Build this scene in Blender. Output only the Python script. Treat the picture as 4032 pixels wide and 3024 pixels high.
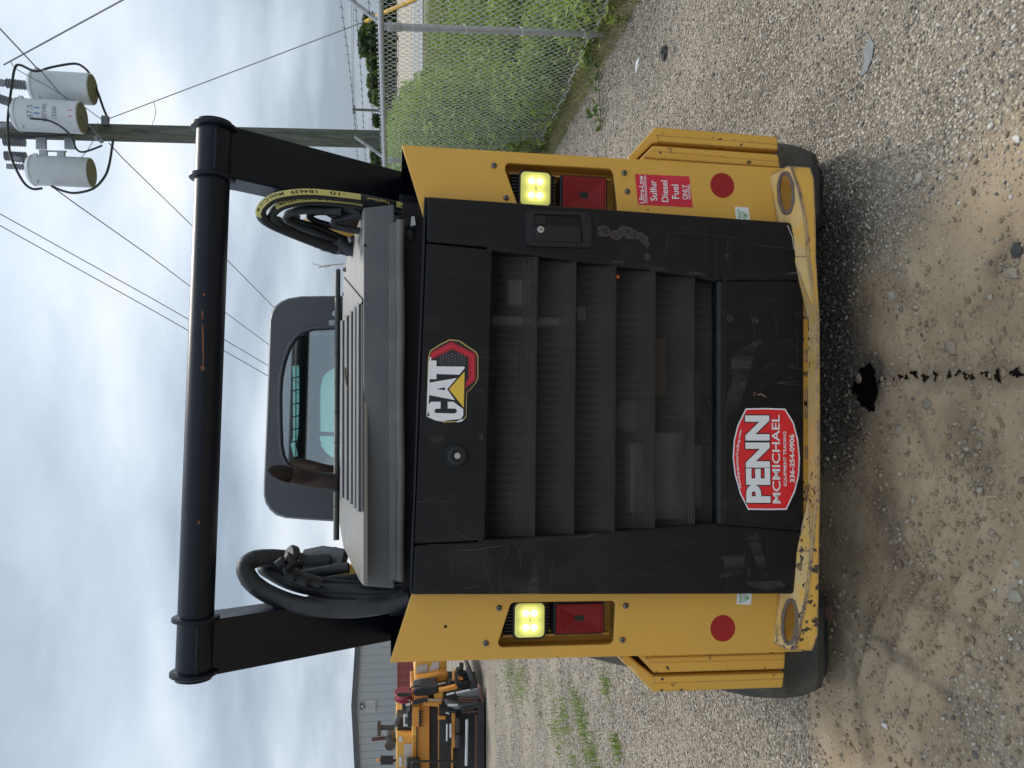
import bpy, bmesh, math, random
import numpy as np
from mathutils import Vector, Matrix
from mathutils.geometry import tessellate_polygon
random.seed(7); rng = np.random.default_rng(7)
for o in list(bpy.data.objects): bpy.data.objects.remove(o)
S = bpy.context.scene
COL = S.collection

# ------------------------------------------------------------------ camera
F = 3000.0                                  # focal length in pixels of the 4032 x 3024 photograph
PITCH = math.radians(8.9)                   # looking slightly down; the phone was held on its side
CAM = Vector((0.0715, -2.096, 1.4044))
FWD = Vector((0, math.cos(PITCH), -math.sin(PITCH)))
UP = Vector((0, math.sin(PITCH), math.cos(PITCH)))
RT = Vector((1, 0, 0))
cd = bpy.data.cameras.new('camera'); cam = bpy.data.objects.new('camera', cd); COL.objects.link(cam)
cd.sensor_fit = 'HORIZONTAL'; cd.sensor_width = 36.0; cd.lens = F / 4032 * 36.0
cd.clip_start = 0.05; cd.clip_end = 3000
m = Matrix.Identity(4)
for i, v in enumerate((-UP, RT, -FWD)):
    for r in range(3): m[r][i] = v[r]
m.translation = CAM
cam.matrix_world = m
S.camera = cam
S.render.resolution_x = 1024; S.render.resolution_y = 768

# ------------------------------------------------------------------ world, sun, exposure
SUN_EL, SUN_AZ = math.radians(56), math.radians(24)      # beyond the machine, a little to its right
W = bpy.data.worlds.new('World'); S.world = W; W.use_nodes = True
wt = W.node_tree; wt.nodes.clear()
def wn(t, **k):
    n = wt.nodes.new(t)
    for a, b in k.items(): setattr(n, a, b)
    return n
wl = wt.links.new
sky = wn('ShaderNodeTexSky', sky_type='NISHITA', sun_disc=False, sun_elevation=SUN_EL, sun_rotation=SUN_AZ)
sky.air_density = 1.0; sky.dust_density = 2.0
bg1 = wn('ShaderNodeBackground'); bg1.inputs[1].default_value = 0.10; wl(sky.outputs[0], bg1.inputs[0])
tc = wn('ShaderNodeTexCoord'); sx = wn('ShaderNodeSeparateXYZ'); wl(tc.outputs['Generated'], sx.inputs[0])
def wm(op, a, b=None):
    n = wn('ShaderNodeMath', operation=op)
    for i, v in enumerate((a, b)):
        if v is None: continue
        if hasattr(v, 'links') or hasattr(v, 'is_output'): wl(v, n.inputs[i])
        else: n.inputs[i].default_value = v
    return n.outputs[0]
zc = wm('MAXIMUM', sx.outputs[2], 0.0)
den = wm('ADD', zc, 0.22)
cx = wm('DIVIDE', sx.outputs[0], den); cy = wm('DIVIDE', sx.outputs[1], den)
cmb = wn('ShaderNodeCombineXYZ'); wl(cx, cmb.inputs[0]); wl(cy, cmb.inputs[1])
mp_ = wn('ShaderNodeMapping'); wl(cmb.outputs[0], mp_.inputs[0])
mp_.inputs['Rotation'].default_value = (0, 0, math.radians(35)); mp_.inputs['Scale'].default_value = (0.52, 0.70, 1); mp_.inputs['Location'].default_value = (3.3, 1.2, 0)
n1 = wn('ShaderNodeTexNoise'); n1.inputs['Scale'].default_value = 1.0; n1.inputs['Detail'].default_value = 3; n1.inputs['Roughness'].default_value = 0.5; n1.inputs['Distortion'].default_value = 0.5
wl(mp_.outputs[0], n1.inputs['Vector'])
n2 = wn('ShaderNodeTexNoise'); n2.inputs['Scale'].default_value = 2.1; n2.inputs['Detail'].default_value = 6; n2.inputs['Roughness'].default_value = 0.55
wl(mp_.outputs[0], n2.inputs['Vector'])
nn = wm('ADD', wm('MULTIPLY', n1.outputs[0], 0.62), wm('MULTIPLY', n2.outputs[0], 0.38))
cr = wn('ShaderNodeValToRGB'); wl(nn, cr.inputs[0])
e = cr.color_ramp.elements
e[0].position = 0.40; e[0].color = (0.225, 0.28, 0.348, 1)
e[1].position = 0.72; e[1].color = (0.84, 0.86, 0.885, 1)
k = e.new(0.53); k.color = (0.43, 0.495, 0.575, 1)
bg2 = wn('ShaderNodeBackground'); wl(cr.outputs[0], bg2.inputs[0])
# overcast skies brighten towards the zenith
zg = wm('ADD', wm('MULTIPLY', zc, 0.55), 0.74); wl(zg, bg2.inputs[1])
mx = wn('ShaderNodeMixShader'); mx.inputs[0].default_value = 0.93
wl(bg1.outputs[0], mx.inputs[1]); wl(bg2.outputs[0], mx.inputs[2])
wo = wn('ShaderNodeOutputWorld'); wl(mx.outputs[0], wo.inputs[0])

sd = bpy.data.lights.new('sun', 'SUN'); sd.energy = 1.5; sd.angle = math.radians(18); sd.color = (1, 0.94, 0.85)
sun = bpy.data.objects.new('sun', sd); COL.objects.link(sun)
sdir = Vector((math.sin(SUN_AZ) * math.cos(SUN_EL), math.cos(SUN_AZ) * math.cos(SUN_EL), math.sin(SUN_EL)))
sun.rotation_euler = (-sdir).to_track_quat('-Z', 'Y').to_euler()
sun.location = (6, 8, 14)
vs = S.view_settings
vs.view_transform = 'Standard'; vs.look = 'None'; vs.gamma = 1; vs.use_curve_mapping = False; vs.exposure = 0.78
S.render.engine = 'CYCLES'
S.cycles.max_bounces = 6; S.cycles.transparent_max_bounces = 16

# ------------------------------------------------------------------ measuring: photograph pixel -> point on a real plane
PSI, TH = math.radians(3.25), math.radians(1.3)          # the loader stands turned and leaning a little
RM = Matrix.Rotation(PSI, 3, 'Z') @ Matrix.Rotation(TH, 3, 'Y')
RMI = RM.transposed()
ROOTZ = Vector((0, 0, -0.05))
def ray(x, y): return RT * (1512 - y) - UP * (x - 2016) + FWD * F
def q(x, y, d=0.0):
    "pixel -> loader coordinates, on the loader's plane y = d (metres in front of its rear face)"
    r = RMI @ ray(x, y); c = RMI @ (CAM - ROOTZ)
    return c + r * ((d - c.y) / r.y)
def qpl(x, y, p0, n):
    r = RMI @ ray(x, y); c = RMI @ (CAM - ROOTZ)
    return c + r * (((p0 - c).dot(n)) / r.dot(n))
def at(x, y, Y):
    "pixel -> world point on the upright plane Y"
    r = ray(x, y); return CAM + r * ((Y - CAM.y) / r.y)
def gnd(x, y):
    r = ray(x, y); return CAM + r * (-CAM.z / r.z)

# ------------------------------------------------------------------ mesh helpers
def sub(c, x, y, s=1.0):                     # crop coordinates -> photo pixels
    return (c[0] + x * c[2], c[1] + y * c[2])
class MB:
    def __init__(s): s.v = []; s.f = []
    def add(s, vs, fs):
        o = len(s.v); s.v += [Vector(v) for v in vs]; s.f += [tuple(i + o for i in f) for f in fs]; return s
    def quad(s, *p): return s.add(p, [tuple(range(len(p)))])
    def prism(s, a, b):
        n = len(a); fs = [tuple(range(n)), tuple(range(2 * n - 1, n - 1, -1))]
        fs += [(i, i + n, (i + 1) % n + n, (i + 1) % n) for i in range(n)]
        return s.add(list(a) + list(b), fs)
    def px(s, pts, d0, d1):
        a = [q(p[0], p[1], p[2] if len(p) > 2 else d0) for p in pts]
        return s.prism(a, [Vector((p.x, d1, p.z)) for p in a])
    def wpx(s, pts, Y0, Y1):
        a = [at(p[0], p[1], Y0) for p in pts]
        return s.prism(a, [Vector((p.x, Y1, p.z)) for p in a])
    def plate(s, outer, holes, back):
        "front face with holes, walls and a back; back maps a point to its rear twin"
        loops = [outer] + holes
        flat = [p for l in loops for p in l]
        tr = tessellate_polygon([[Vector((p.x, p.z, 0)) for p in l] for l in loops])
        n = len(flat); fs = [tuple(t) for t in tr] + [tuple(n + i for i in reversed(t)) for t in tr]
        o = 0
        for l in loops:
            k = len(l)
            for i in range(k):
                j = (i + 1) % k; fs.append((o + i, o + j, n + o + j, n + o + i))
            o += k
        return s.add(flat + [back(p) for p in flat], fs)
    def box(s, c, sz, rot=None):
        c = Vector(c); R = rot if rot else Matrix.Identity(3)
        vs = [c + R @ Vector((sx_ * sz[0] / 2, sy_ * sz[1] / 2, sz_ * sz[2] / 2)) for sx_ in (-1, 1) for sy_ in (-1, 1) for sz_ in (-1, 1)]
        return s.add(vs, [(0, 1, 3, 2), (4, 6, 7, 5), (0, 4, 5, 1), (2, 3, 7, 6), (0, 2, 6, 4), (1, 5, 7, 3)])
    def tube(s, pts, r, n=8, caps=True, closed=False):
        pts = [Vector(p) for p in pts]; m_ = len(pts)
        rs = r if isinstance(r, (list, tuple)) else [r] * m_
        vs = []; prev = None
        for i, p in enumerate(pts):
            if closed: t = pts[(i + 1) % m_] - pts[i - 1]
            else: t = pts[min(i + 1, m_ - 1)] - pts[max(i - 1, 0)]
            t.normalize()
            if prev is None: a = t.orthogonal().normalized()
            else: a = (prev - t * prev.dot(t)).normalized()
            prev = a; b = t.cross(a)
            vs += [p + (a * math.cos(2 * math.pi * k / n) + b * math.sin(2 * math.pi * k / n)) * rs[i] for k in range(n)]
        fs = []
        for i in range(m_ if closed else m_ - 1):
            j = (i + 1) % m_
            fs += [(i * n + k, i * n + (k + 1) % n, j * n + (k + 1) % n, j * n + k) for k in range(n)]
        if caps and not closed: fs += [tuple(range(n - 1, -1, -1)), tuple((m_ - 1) * n + k for k in range(n))]
        return s.add(vs, fs)
    def lathe(s, base, axis, prof, n=24, caps=True):
        "prof: (radius, distance along the axis)"
        base = Vector(base); ax = Vector(axis).normalized(); a = ax.orthogonal().normalized(); b = ax.cross(a)
        vs = []
        for r, h in prof:
            vs += [base + ax * h + (a * math.cos(2 * math.pi * k / n) + b * math.sin(2 * math.pi * k / n)) * r for k in range(n)]
        fs = []
        for i in range(len(prof) - 1):
            fs += [(i * n + k, i * n + (k + 1) % n, (i + 1) * n + (k + 1) % n, (i + 1) * n + k) for k in range(n)]
        if caps: fs += [tuple(range(n - 1, -1, -1)), tuple((len(prof) - 1) * n + k for k in range(n))]
        return s.add(vs, fs)
OFF = {}
def top(o):
    while o.parent: o = o.parent
    return o
def build(name, mb, mat, parent=None, bevel=0.0, smooth=None, seg=2, angle=35):
    off = OFF.get(top(parent).name, Vector()) if parent else Vector()
    me = bpy.data.meshes.new(name)
    me.from_pydata([tuple(v - off) for v in mb.v], [], mb.f)
    bm = bmesh.new(); bm.from_mesh(me); bmesh.ops.recalc_face_normals(bm, faces=bm.faces); bm.to_mesh(me); bm.free()
    if smooth is not None:
        me.polygons.foreach_set('use_smooth', [True] * len(me.polygons)); me.set_sharp_from_angle(angle=math.radians(smooth))
    if mat: me.materials.append(mat)
    o = bpy.data.objects.new(name, me); COL.objects.link(o)
    if parent: o.parent = parent
    if bevel:
        b = o.modifiers.new('bevel', 'BEVEL'); b.width = bevel; b.segments = seg; b.limit_method = 'ANGLE'; b.angle_limit = math.radians(angle); b.harden_normals = False
    return o
def tag(o, label=None, cat=None, group=None, kind=None):
    if label: o['label'] = label
    if cat: o['category'] = cat
    if group: o['group'] = group
    if kind: o['kind'] = kind
    return o
def thing(name, label, cat, loc=(0, 0, 0), group=None):
    o = bpy.data.objects.new(name, None); COL.objects.link(o); o.location = loc; o.empty_display_size = 0.2
    OFF[o.name] = Vector(loc)
    return tag(o, label, cat, group)
def np_mesh(name, V, Fa, mat, smooth=False):
    V = np.asarray(V, dtype=np.float32); Fa = np.asarray(Fa, dtype=np.int32)
    me = bpy.data.meshes.new(name); nv, nf, k = len(V), len(Fa), Fa.shape[1]
    me.vertices.add(nv); me.vertices.foreach_set('co', V.ravel())
    me.loops.add(nf * k); me.loops.foreach_set('vertex_index', Fa.ravel())
    me.polygons.add(nf); me.polygons.foreach_set('loop_start', np.arange(0, nf * k, k, dtype=np.int32))
    try: me.polygons.foreach_set('loop_total', np.full(nf, k, dtype=np.int32))
    except Exception: pass
    if smooth: me.polygons.foreach_set('use_smooth', np.ones(nf, dtype=bool))
    me.update(calc_edges=True); me.validate()
    if mat: me.materials.append(mat)
    o = bpy.data.objects.new(name, me); COL.objects.link(o)
    return o
def rrect(x0, x1, y0, y1, r, n=4):
    out = []
    for cx_, cy_, a0 in ((x1 - r, y1 - r, 0), (x0 + r, y1 - r, 90), (x0 + r, y0 + r, 180), (x1 - r, y0 + r, 270)):
        for k in range(n + 1):
            a = math.radians(a0 + 90 * k / n); out.append((cx_ + r * math.cos(a), cy_ + r * math.sin(a)))
    return out
def smooth_path(pts, n=6):
    "Catmull-Rom through the points"
    P = [Vector(p) for p in pts]; P = [P[0] * 2 - P[1]] + P + [P[-1] * 2 - P[-2]]; out = []
    for i in range(1, len(P) - 2):
        for k in range(n):
            t = k / n; a, b, c, d = P[i - 1], P[i], P[i + 1], P[i + 2]
            out.append(0.5 * (2 * b + (c - a) * t + (2 * a - 5 * b + 4 * c - d) * t * t + (3 * b - a - 3 * c + d) * t ** 3))
    out.append(P[-2]); return out

# ------------------------------------------------------------------ materials
class NT:
    def __init__(s, name):
        s.m = bpy.data.materials.new(name); s.m.use_nodes = True; s.t = s.m.node_tree; s.t.nodes.clear()
        s.out = s.n('ShaderNodeOutputMaterial')
        s.tc = s.n('ShaderNodeTexCoord'); s.obj = s.tc.outputs['Object']
    def n(s, t, **k):
        x = s.t.nodes.new(t)
        for a, b in k.items(): setattr(x, a, b)
        return x
    def set(s, sock, v):
        if isinstance(v, bpy.types.NodeSocket): s.t.links.new(v, sock)
        elif isinstance(v, (tuple, list)) and sock.type == 'RGBA' and len(v) == 3: sock.default_value = (*v, 1)
        else: sock.default_value = v
    def math(s, op, a, b=0.0, c=None, clamp=False):
        x = s.n('ShaderNodeMath', operation=op, use_clamp=clamp); s.set(x.inputs[0], a); s.set(x.inputs[1], b)
        if c is not None: s.set(x.inputs[2], c)
        return x.outputs[0]
    def mix(s, f, a, b, mode='MIX'):
        x = s.n('ShaderNodeMix', data_type='RGBA', blend_type=mode); s.set(x.inputs[0], f); s.set(x.inputs[6], a); s.set(x.inputs[7], b); return x.outputs[2]
    def noise(s, scale, detail=4, rough=0.55, vec=None, stretch=None, rot=None, dist=0.0, loc=None):
        x = s.n('ShaderNodeTexNoise'); v = vec or s.obj
        if stretch or rot or loc:
            mp = s.n('ShaderNodeMapping'); s.t.links.new(v, mp.inputs[0]); v = mp.outputs[0]
            if stretch: mp.inputs['Scale'].default_value = stretch
            if rot: mp.inputs['Rotation'].default_value = rot
            if loc: mp.inputs['Location'].default_value = loc
        s.t.links.new(v, x.inputs['Vector']); x.inputs['Scale'].default_value = scale; x.inputs['Detail'].default_value = detail
        x.inputs['Roughness'].default_value = rough; x.inputs['Distortion'].default_value = dist
        return x.outputs[0]
    def vor(s, scale, feature='F1', out=0, vec=None, rnd=1.0):
        x = s.n('ShaderNodeTexVoronoi', feature=feature); s.t.links.new(vec or s.obj, x.inputs['Vector']); x.inputs['Scale'].default_value = scale; x.inputs['Randomness'].default_value = rnd
        return x.outputs[out]
    def ramp(s, f, *st):
        x = s.n('ShaderNodeValToRGB'); s.set(x.inputs[0], f); e = x.color_ramp.elements
        while len(e) < len(st): e.new(0.5)
        for i, (p, c) in enumerate(st):
            e[i].position = p; e[i].color = (c, c, c, 1) if not isinstance(c, (tuple, list)) else (*c, 1)
        return x.outputs[0]
    def step(s, f, a, b):
        x = s.n('ShaderNodeMapRange', interpolation_type='SMOOTHSTEP'); s.set(x.inputs[0], f)
        x.inputs[1].default_value = a; x.inputs[2].default_value = b; return x.outputs[0]
    def bsdf(s, col, rough=0.5, metal=0.0, bump=None, bstr=0.3, bdist=0.004, spec=0.5, **k):
        b = s.n('ShaderNodeBsdfPrincipled'); s.set(b.inputs['Base Color'], col); s.set(b.inputs['Roughness'], rough); s.set(b.inputs['Metallic'], metal)
        b.inputs['Specular IOR Level'].default_value = spec
        for a, v in k.items(): s.set(b.inputs[a.replace('_', ' ')], v)
        if bump is not None:
            u = s.n('ShaderNodeBump'); u.inputs['Strength'].default_value = bstr; u.inputs['Distance'].default_value = bdist
            s.t.links.new(bump, u.inputs['Height']); s.t.links.new(u.outputs[0], b.inputs['Normal'])
        s.t.links.new(b.outputs[0], s.out.inputs[0]); s.b = b
        return s.m
    def nz(s):
        g = s.n('ShaderNodeNewGeometry'); x = s.n('ShaderNodeSeparateXYZ'); s.t.links.new(g.outputs['Normal'], x.inputs[0]); return x.outputs[2]
    def island(s): return s.n('ShaderNodeNewGeometry').outputs['Random Per Island']
    def edge(s, radius):
        bv = s.n('ShaderNodeBevel', samples=4); bv.inputs[0].default_value = radius
        g = s.n('ShaderNodeNewGeometry'); d = s.n('ShaderNodeVectorMath', operation='DOT_PRODUCT')
        s.t.links.new(bv.outputs[0], d.inputs[0]); s.t.links.new(g.outputs['Normal'], d.inputs[1])
        return s.math('SUBTRACT', 1.0, d.outputs['Value'])
def paint(name, col, rough=0.45, var=0.12, vs_=2.5, dust=0.0, dustc=(0.42, 0.34, 0.24), chips=0.0, chipc=(0.06, 0.045, 0.035), chipscale=55, edge=0.0, edgec=(0.11, 0.085, 0.075), metal=0.0, bump=0.0, spec=0.5, film=0.0, er=0.007):
    t = NT(name)
    n = t.noise(vs_, 5)
    c = t.mix(t.math('MULTIPLY', n, 1.0), tuple(v * (1 - var) for v in col), tuple(min(1, v * (1 + var)) for v in col))
    r = t.math('ADD', t.math('MULTIPLY', t.noise(14, 4), 0.25), rough - 0.12)
    if film:                                  # thin patchy dust film everywhere
        c = t.mix(t.math('MULTIPLY', t.step(t.noise(5.5, 7, 0.65), 0.42, 0.75), film), c, dustc)
    if dust:
        f = t.math('MULTIPLY', t.step(t.nz(), 0.15, 0.8), t.math('MULTIPLY', t.step(t.noise(20, 6, 0.65), 0.3, 0.62), dust), clamp=True)
        c = t.mix(f, c, dustc); r = t.mix(f, r, (0.9, 0.9, 0.9))
    if chips:
        f = t.math('MULTIPLY', t.step(t.noise(chipscale, 3, 0.5), 0.745 - chips * 0.12, 0.76 - chips * 0.12), t.step(t.noise(4, 2), 0.45, 0.55))
        c = t.mix(f, c, chipc)
    if edge:
        f = t.math('MULTIPLY', t.edge(er), 6.0)
        f = t.step(t.math('ADD', f, t.math('MULTIPLY', t.noise(38, 5, 0.7), 1.0)), 0.98 - edge * 0.3, 1.06 - edge * 0.3)
        c = t.mix(f, c, edgec)
    return t.bsdf(c, r, metal, bump=t.noise(160, 3) if bump else None, bstr=bump, bdist=0.001, spec=spec)
def flat(name, col, rough=0.5, metal=0.0, emit=0.0, spec=0.5):
    t = NT(name); k = dict(Emission_Color=col, Emission_Strength=emit) if emit else {}
    return t.bsdf(col, rough, metal, spec=spec, **k)

Mt = {}
YEL = (0.71, 0.395, 0.066)
Mt['yellow'] = paint('yellow_paint', YEL, 0.42, 0.07, 2.0, dust=0.5, chips=0.25, chipscale=70, bump=0.05, film=0.16, dustc=(0.46, 0.33, 0.15))
Mt['yellow_worn'] = paint('worn_yellow_paint', (0.72, 0.41, 0.07), 0.5, 0.12, 5, dust=0.75, dustc=(0.60, 0.45, 0.23), chips=1.4, chipscale=46, edge=1.15, edgec=(0.15, 0.115, 0.105), bump=0.15, er=0.011)
Mt['yellow_guard'] = paint('chipped_yellow_paint', (0.70, 0.39, 0.062), 0.48, 0.09, 4, chips=0.75, chipscale=44, edge=0.6, edgec=(0.07, 0.045, 0.035), bump=0.12, dust=0.3, dustc=(0.6, 0.45, 0.2))
t = NT('scratched_black_paint')                      # the door
def scratch(t, scale, width, mask_scale, lo, hi, loc, stretch=(1, 1, 1)):
    n = t.noise(scale, 1.5, 0.4, loc=loc, stretch=stretch, rot=(0, 0.35 * (loc[0] - 4), 0)); l = t.math('SUBTRACT', 1.0, t.step(t.math('ABSOLUTE', t.math('SUBTRACT', n, 0.5)), width * 0.4, width))
    return t.math('MULTIPLY', l, t.step(t.noise(mask_scale, 3, 0.5, loc=loc), lo, hi))
scr = t.math('MAXIMUM', scratch(t, 6, 0.0035, 5, 0.54, 0.66, (3, 1, 7), (3.2, 1, 0.16)), t.math('MAXIMUM', scratch(t, 7, 0.004, 6, 0.56, 0.68, (9, 4, 2), (0.2, 1, 3.4)), scratch(t, 16, 0.006, 4, 0.54, 0.66, (1, 8, 5), (2.2, 1, 0.25))))
smear = t.step(t.noise(3.4, 6, 0.62, dist=0.6), 0.50, 0.78)
c = t.mix(t.math('MULTIPLY', smear, 0.45), (0.0065, 0.0072, 0.0088), (0.030, 0.031, 0.034))
c = t.mix(t.math('MULTIPLY', t.step(t.noise(26, 5, 0.7, stretch=(1, 1, 0.25)), 0.52, 0.8), 0.25), c, (0.06, 0.058, 0.055))
c = t.mix(t.math('MULTIPLY', scr, 0.38), c, (0.13, 0.125, 0.12))
c = t.mix(t.step(t.noise(19, 4, 0.6), 0.735, 0.75), c, (0.16, 0.10, 0.07))
Mt['door'] = t.bsdf(c, t.math('ADD', t.math('MULTIPLY', smear, 0.25), 0.34), bump=t.noise(140, 2), bstr=0.06, bdist=0.001, spec=0.28)
Mt['black'] = paint('satin_black_paint', (0.002, 0.005, 0.012), 0.36, 0.2, 3, chips=0.10, chipc=(0.20, 0.08, 0.035), chipscale=26, bump=0.05, film=0.03, dustc=(0.04, 0.04, 0.042), spec=0.3)
Mt['blackp'] = paint('black_plastic', (0.012, 0.013, 0.015), 0.45, 0.2, 5, film=0.08, dustc=(0.06, 0.058, 0.055), spec=0.35)
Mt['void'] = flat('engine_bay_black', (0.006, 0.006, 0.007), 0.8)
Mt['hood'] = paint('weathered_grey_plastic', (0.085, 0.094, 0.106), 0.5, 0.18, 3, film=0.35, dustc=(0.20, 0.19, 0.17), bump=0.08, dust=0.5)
Mt['hoodtop'] = paint('skylit_dusty_hood_top', (0.20, 0.195, 0.185), 0.5, 0.15, 4, film=0.4, dustc=(0.36, 0.32, 0.26), bump=0.06)  # sky reflection put into a paler grey base, under a dust film
Mt['mesh'] = paint('perforated_sheet', (0.046, 0.044, 0.039), 0.65, 0.3, 3, film=0.6, dustc=(0.085, 0.077, 0.062), spec=0.12)
Mt['rubber'] = paint('dusty_track_rubber', (0.060, 0.060, 0.054), 0.85, 0.3, 5, film=0.85, dustc=(0.14, 0.122, 0.094), bump=0.6, spec=0.25)
Mt['seal'] = paint('grey_rubber_seal', (0.13, 0.126, 0.12), 0.55, 0.25, 12, film=0.5, dustc=(0.22, 0.205, 0.18), bump=0.1)
Mt['hose'] = paint('hydraulic_hose', (0.016, 0.018, 0.021), 0.5, 0.2, 10, film=0.25, dustc=(0.05, 0.048, 0.046), bump=0.1)
Mt['cab'] = paint('cab_grey', (0.075, 0.078, 0.09), 0.48, 0.15, 3, film=0.25, dustc=(0.13, 0.125, 0.12), bump=0.06)
Mt['steel'] = flat('bright_steel', (0.5, 0.5, 0.48), 0.35, 1.0)
Mt['bolt'] = flat('dark_zinc_bolt', (0.16, 0.165, 0.17), 0.4, 0.8)
Mt['galv'] = paint('galvanised_steel', (0.42, 0.44, 0.45), 0.42, 0.2, 20, metal=0.75)
Mt['wire'] = flat('galvanised_wire', (0.70, 0.72, 0.72), 0.4, 0.35)
Mt['darkwire'] = flat('dark_wire', (0.05, 0.052, 0.055), 0.5, 0.5)
Mt['cable'] = flat('black_cable', (0.025, 0.027, 0.03), 0.55)
Mt['linewire'] = flat('weathered_line_wire', (0.16, 0.17, 0.18), 0.55)
t = NT('rusted_exhaust'); n = t.noise(22, 6, 0.65, stretch=(1, 1, 0.4))
Mt['exhaust'] = t.bsdf(t.ramp(n, (0.35, (0.022, 0.016, 0.014)), (0.58, (0.055, 0.03, 0.022)), (0.78, (0.20, 0.13, 0.095))), 0.6, 0.35, bump=n, bstr=0.3)
t = NT('red_lens')
w = t.n('ShaderNodeTexWave', wave_type='BANDS', bands_direction='Z'); t.t.links.new(t.obj, w.inputs[0]); w.inputs['Scale'].default_value = 62
w.inputs['Distortion'].default_value = 0
Mt['redlens'] = t.bsdf((0.20, 0.001, 0.003), 0.15, bump=w.outputs[0], bstr=0.35, bdist=0.003, spec=0.3)
Mt['redlens2'] = flat('deep_red_lens', (0.11, 0.001, 0.002), 0.15, spec=0.3)
t = NT('lit_amber_lens')
Mt['amber'] = t.bsdf((0.75, 0.70, 0.18), 0.2, Emission_Color=(0.86, 0.80, 0.16, 1), Emission_Strength=0.42)
t = NT('lit_led'); Mt['led'] = t.bsdf((1, 1, 0.8), 0.3, Emission_Color=(1.0, 0.97, 0.62, 1), Emission_Strength=5.0)
Mt['stred'] = paint('red_vinyl', (0.62, 0.022, 0.05), 0.35, 0.06, 3, film=0.05)
Mt['stred2'] = paint('bright_red_vinyl', (0.75, 0.022, 0.03), 0.32, 0.05, 3)
Mt['dotred'] = paint('red_reflector', (0.33, 0.008, 0.013), 0.3, 0.15, 5, chips=0.12, chipc=(0.5, 0.3, 0.25), chipscale=30)
Mt['stwhite'] = flat('white_vinyl', (0.80, 0.81, 0.82), 0.35)
Mt['stblack'] = flat('black_vinyl', (0.012, 0.012, 0.016), 0.35)
Mt['stblue'] = flat('navy_vinyl', (0.012, 0.02, 0.07), 0.35)
Mt['stgold'] = flat('gold_edge', (0.55, 0.40, 0.13), 0.35)
Mt['stgreen'] = flat('green_print', (0.07, 0.42, 0.07), 0.4)
Mt['sty'] = flat('yellow_print', (0.80, 0.52, 0.06), 0.35)
Mt['stgrey'] = flat('dark_grey_print', (0.09, 0.085, 0.09), 0.4)
Mt['sthose'] = paint('yellow_hose_print', (0.62, 0.58, 0.20), 0.5, 0.15, 30)
Mt['rust'] = paint('rusty_scorch', (0.085, 0.048, 0.032), 0.8, 0.4, 60)
Mt['scorch'] = paint('scorched_paint', (0.028, 0.029, 0.031), 0.65, 0.3, 40)
def glass(name, tint, gloss=0.06):
    t = NT(name); tr = t.n('ShaderNodeBsdfTransparent'); tr.inputs[0].default_value = (*tint, 1)
    g = t.n('ShaderNodeBsdfGlossy'); g.inputs['Roughness'].default_value = 0.03
    fr = t.n('ShaderNodeFresnel'); fr.inputs[0].default_value = 1.5
    f = t.math('ADD', fr.outputs[0], gloss); mxs = t.n('ShaderNodeMixShader')
    t.t.links.new(f, mxs.inputs[0]); t.t.links.new(tr.outputs[0], mxs.inputs[1]); t.t.links.new(g.outputs[0], mxs.inputs[2]); t.t.links.new(mxs.outputs[0], t.out.inputs[0]); return t.m
t = NT('dust_scuff'); tr_ = t.n('ShaderNodeBsdfTransparent'); df_ = t.n('ShaderNodeBsdfPrincipled'); df_.inputs['Base Color'].default_value = (0.15, 0.145, 0.14, 1); df_.inputs['Roughness'].default_value = 0.8
mxs = t.n('ShaderNodeMixShader'); t.set(mxs.inputs[0], t.math('MULTIPLY', t.step(t.noise(30, 7, 0.75, stretch=(1, 1, 0.12), rot=(0, 0.9, 0)), 0.30, 0.80), 0.34)); t.t.links.new(tr_.outputs[0], mxs.inputs[1]); t.t.links.new(df_.outputs[0], mxs.inputs[2]); t.t.links.new(mxs.outputs[0], t.out.inputs[0]); Mt['scuff'] = t.m
Mt['glass'] = glass('tinted_cab_glass', (0.86, 0.96, 0.94), 0.36)
Mt['glass2'] = glass('green_tinted_glass', (0.66, 0.95, 0.90), 0.0)
# ------------------------------------------------------------------ lettering
DG = []
def text_raw(s, bold=0.0):
    cu = bpy.data.curves.new('text', 'FONT'); cu.body = s; cu.offset = bold; cu.resolution_u = 4; cu.fill_mode = 'FRONT'
    ob = bpy.data.objects.new('text', cu); COL.objects.link(ob); bpy.context.view_layer.update()
    me = bpy.data.meshes.new_from_object(ob.evaluated_get(bpy.context.evaluated_depsgraph_get()))
    V = np.array([v.co[:2] for v in me.vertices]); Fa = [tuple(p.vertices) for p in me.polygons]
    bpy.data.objects.remove(ob); bpy.data.curves.remove(cu); bpy.data.meshes.remove(me)
    return V, Fa
def text_map(mb, s, fn, bold=0.0, ref=None, pad=0.0):
    V, Fa = text_raw(s, bold)
    lo, hi = (V.min(0), V.max(0)) if ref is None else ref
    U = (V - lo) / (hi - lo)
    mb.add([fn(u[0], u[1]) for u in U], Fa); return (lo, hi)
def quadmap(TL, TR, BL, BR, d):
    def fn(u, v):
        a = [TL[i] * (1 - u) * v + TR[i] * u * v + BL[i] * (1 - u) * (1 - v) + BR[i] * u * (1 - v) for i in (0, 1)]
        return q(a[0], a[1], d)
    return fn
def flatpoly(mb, pts, d):
    P = [q(p[0], p[1], d) for p in pts]
    tr = tessellate_polygon([[Vector((p.x, p.z, 0)) for p in P]])
    mb.add(P, [tuple(t) for t in tr])
    return mb

# ================================================================== the track loader
L = thing('track_loader', 'yellow and black compact track loader seen from behind, filling the picture', 'track loader', ROOTZ)
OFF[L.name] = Vector()                    # its parts are written in the loader's own coordinates
L.rotation_mode = 'XYZ'; L.rotation_euler = (0, TH, PSI)

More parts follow.
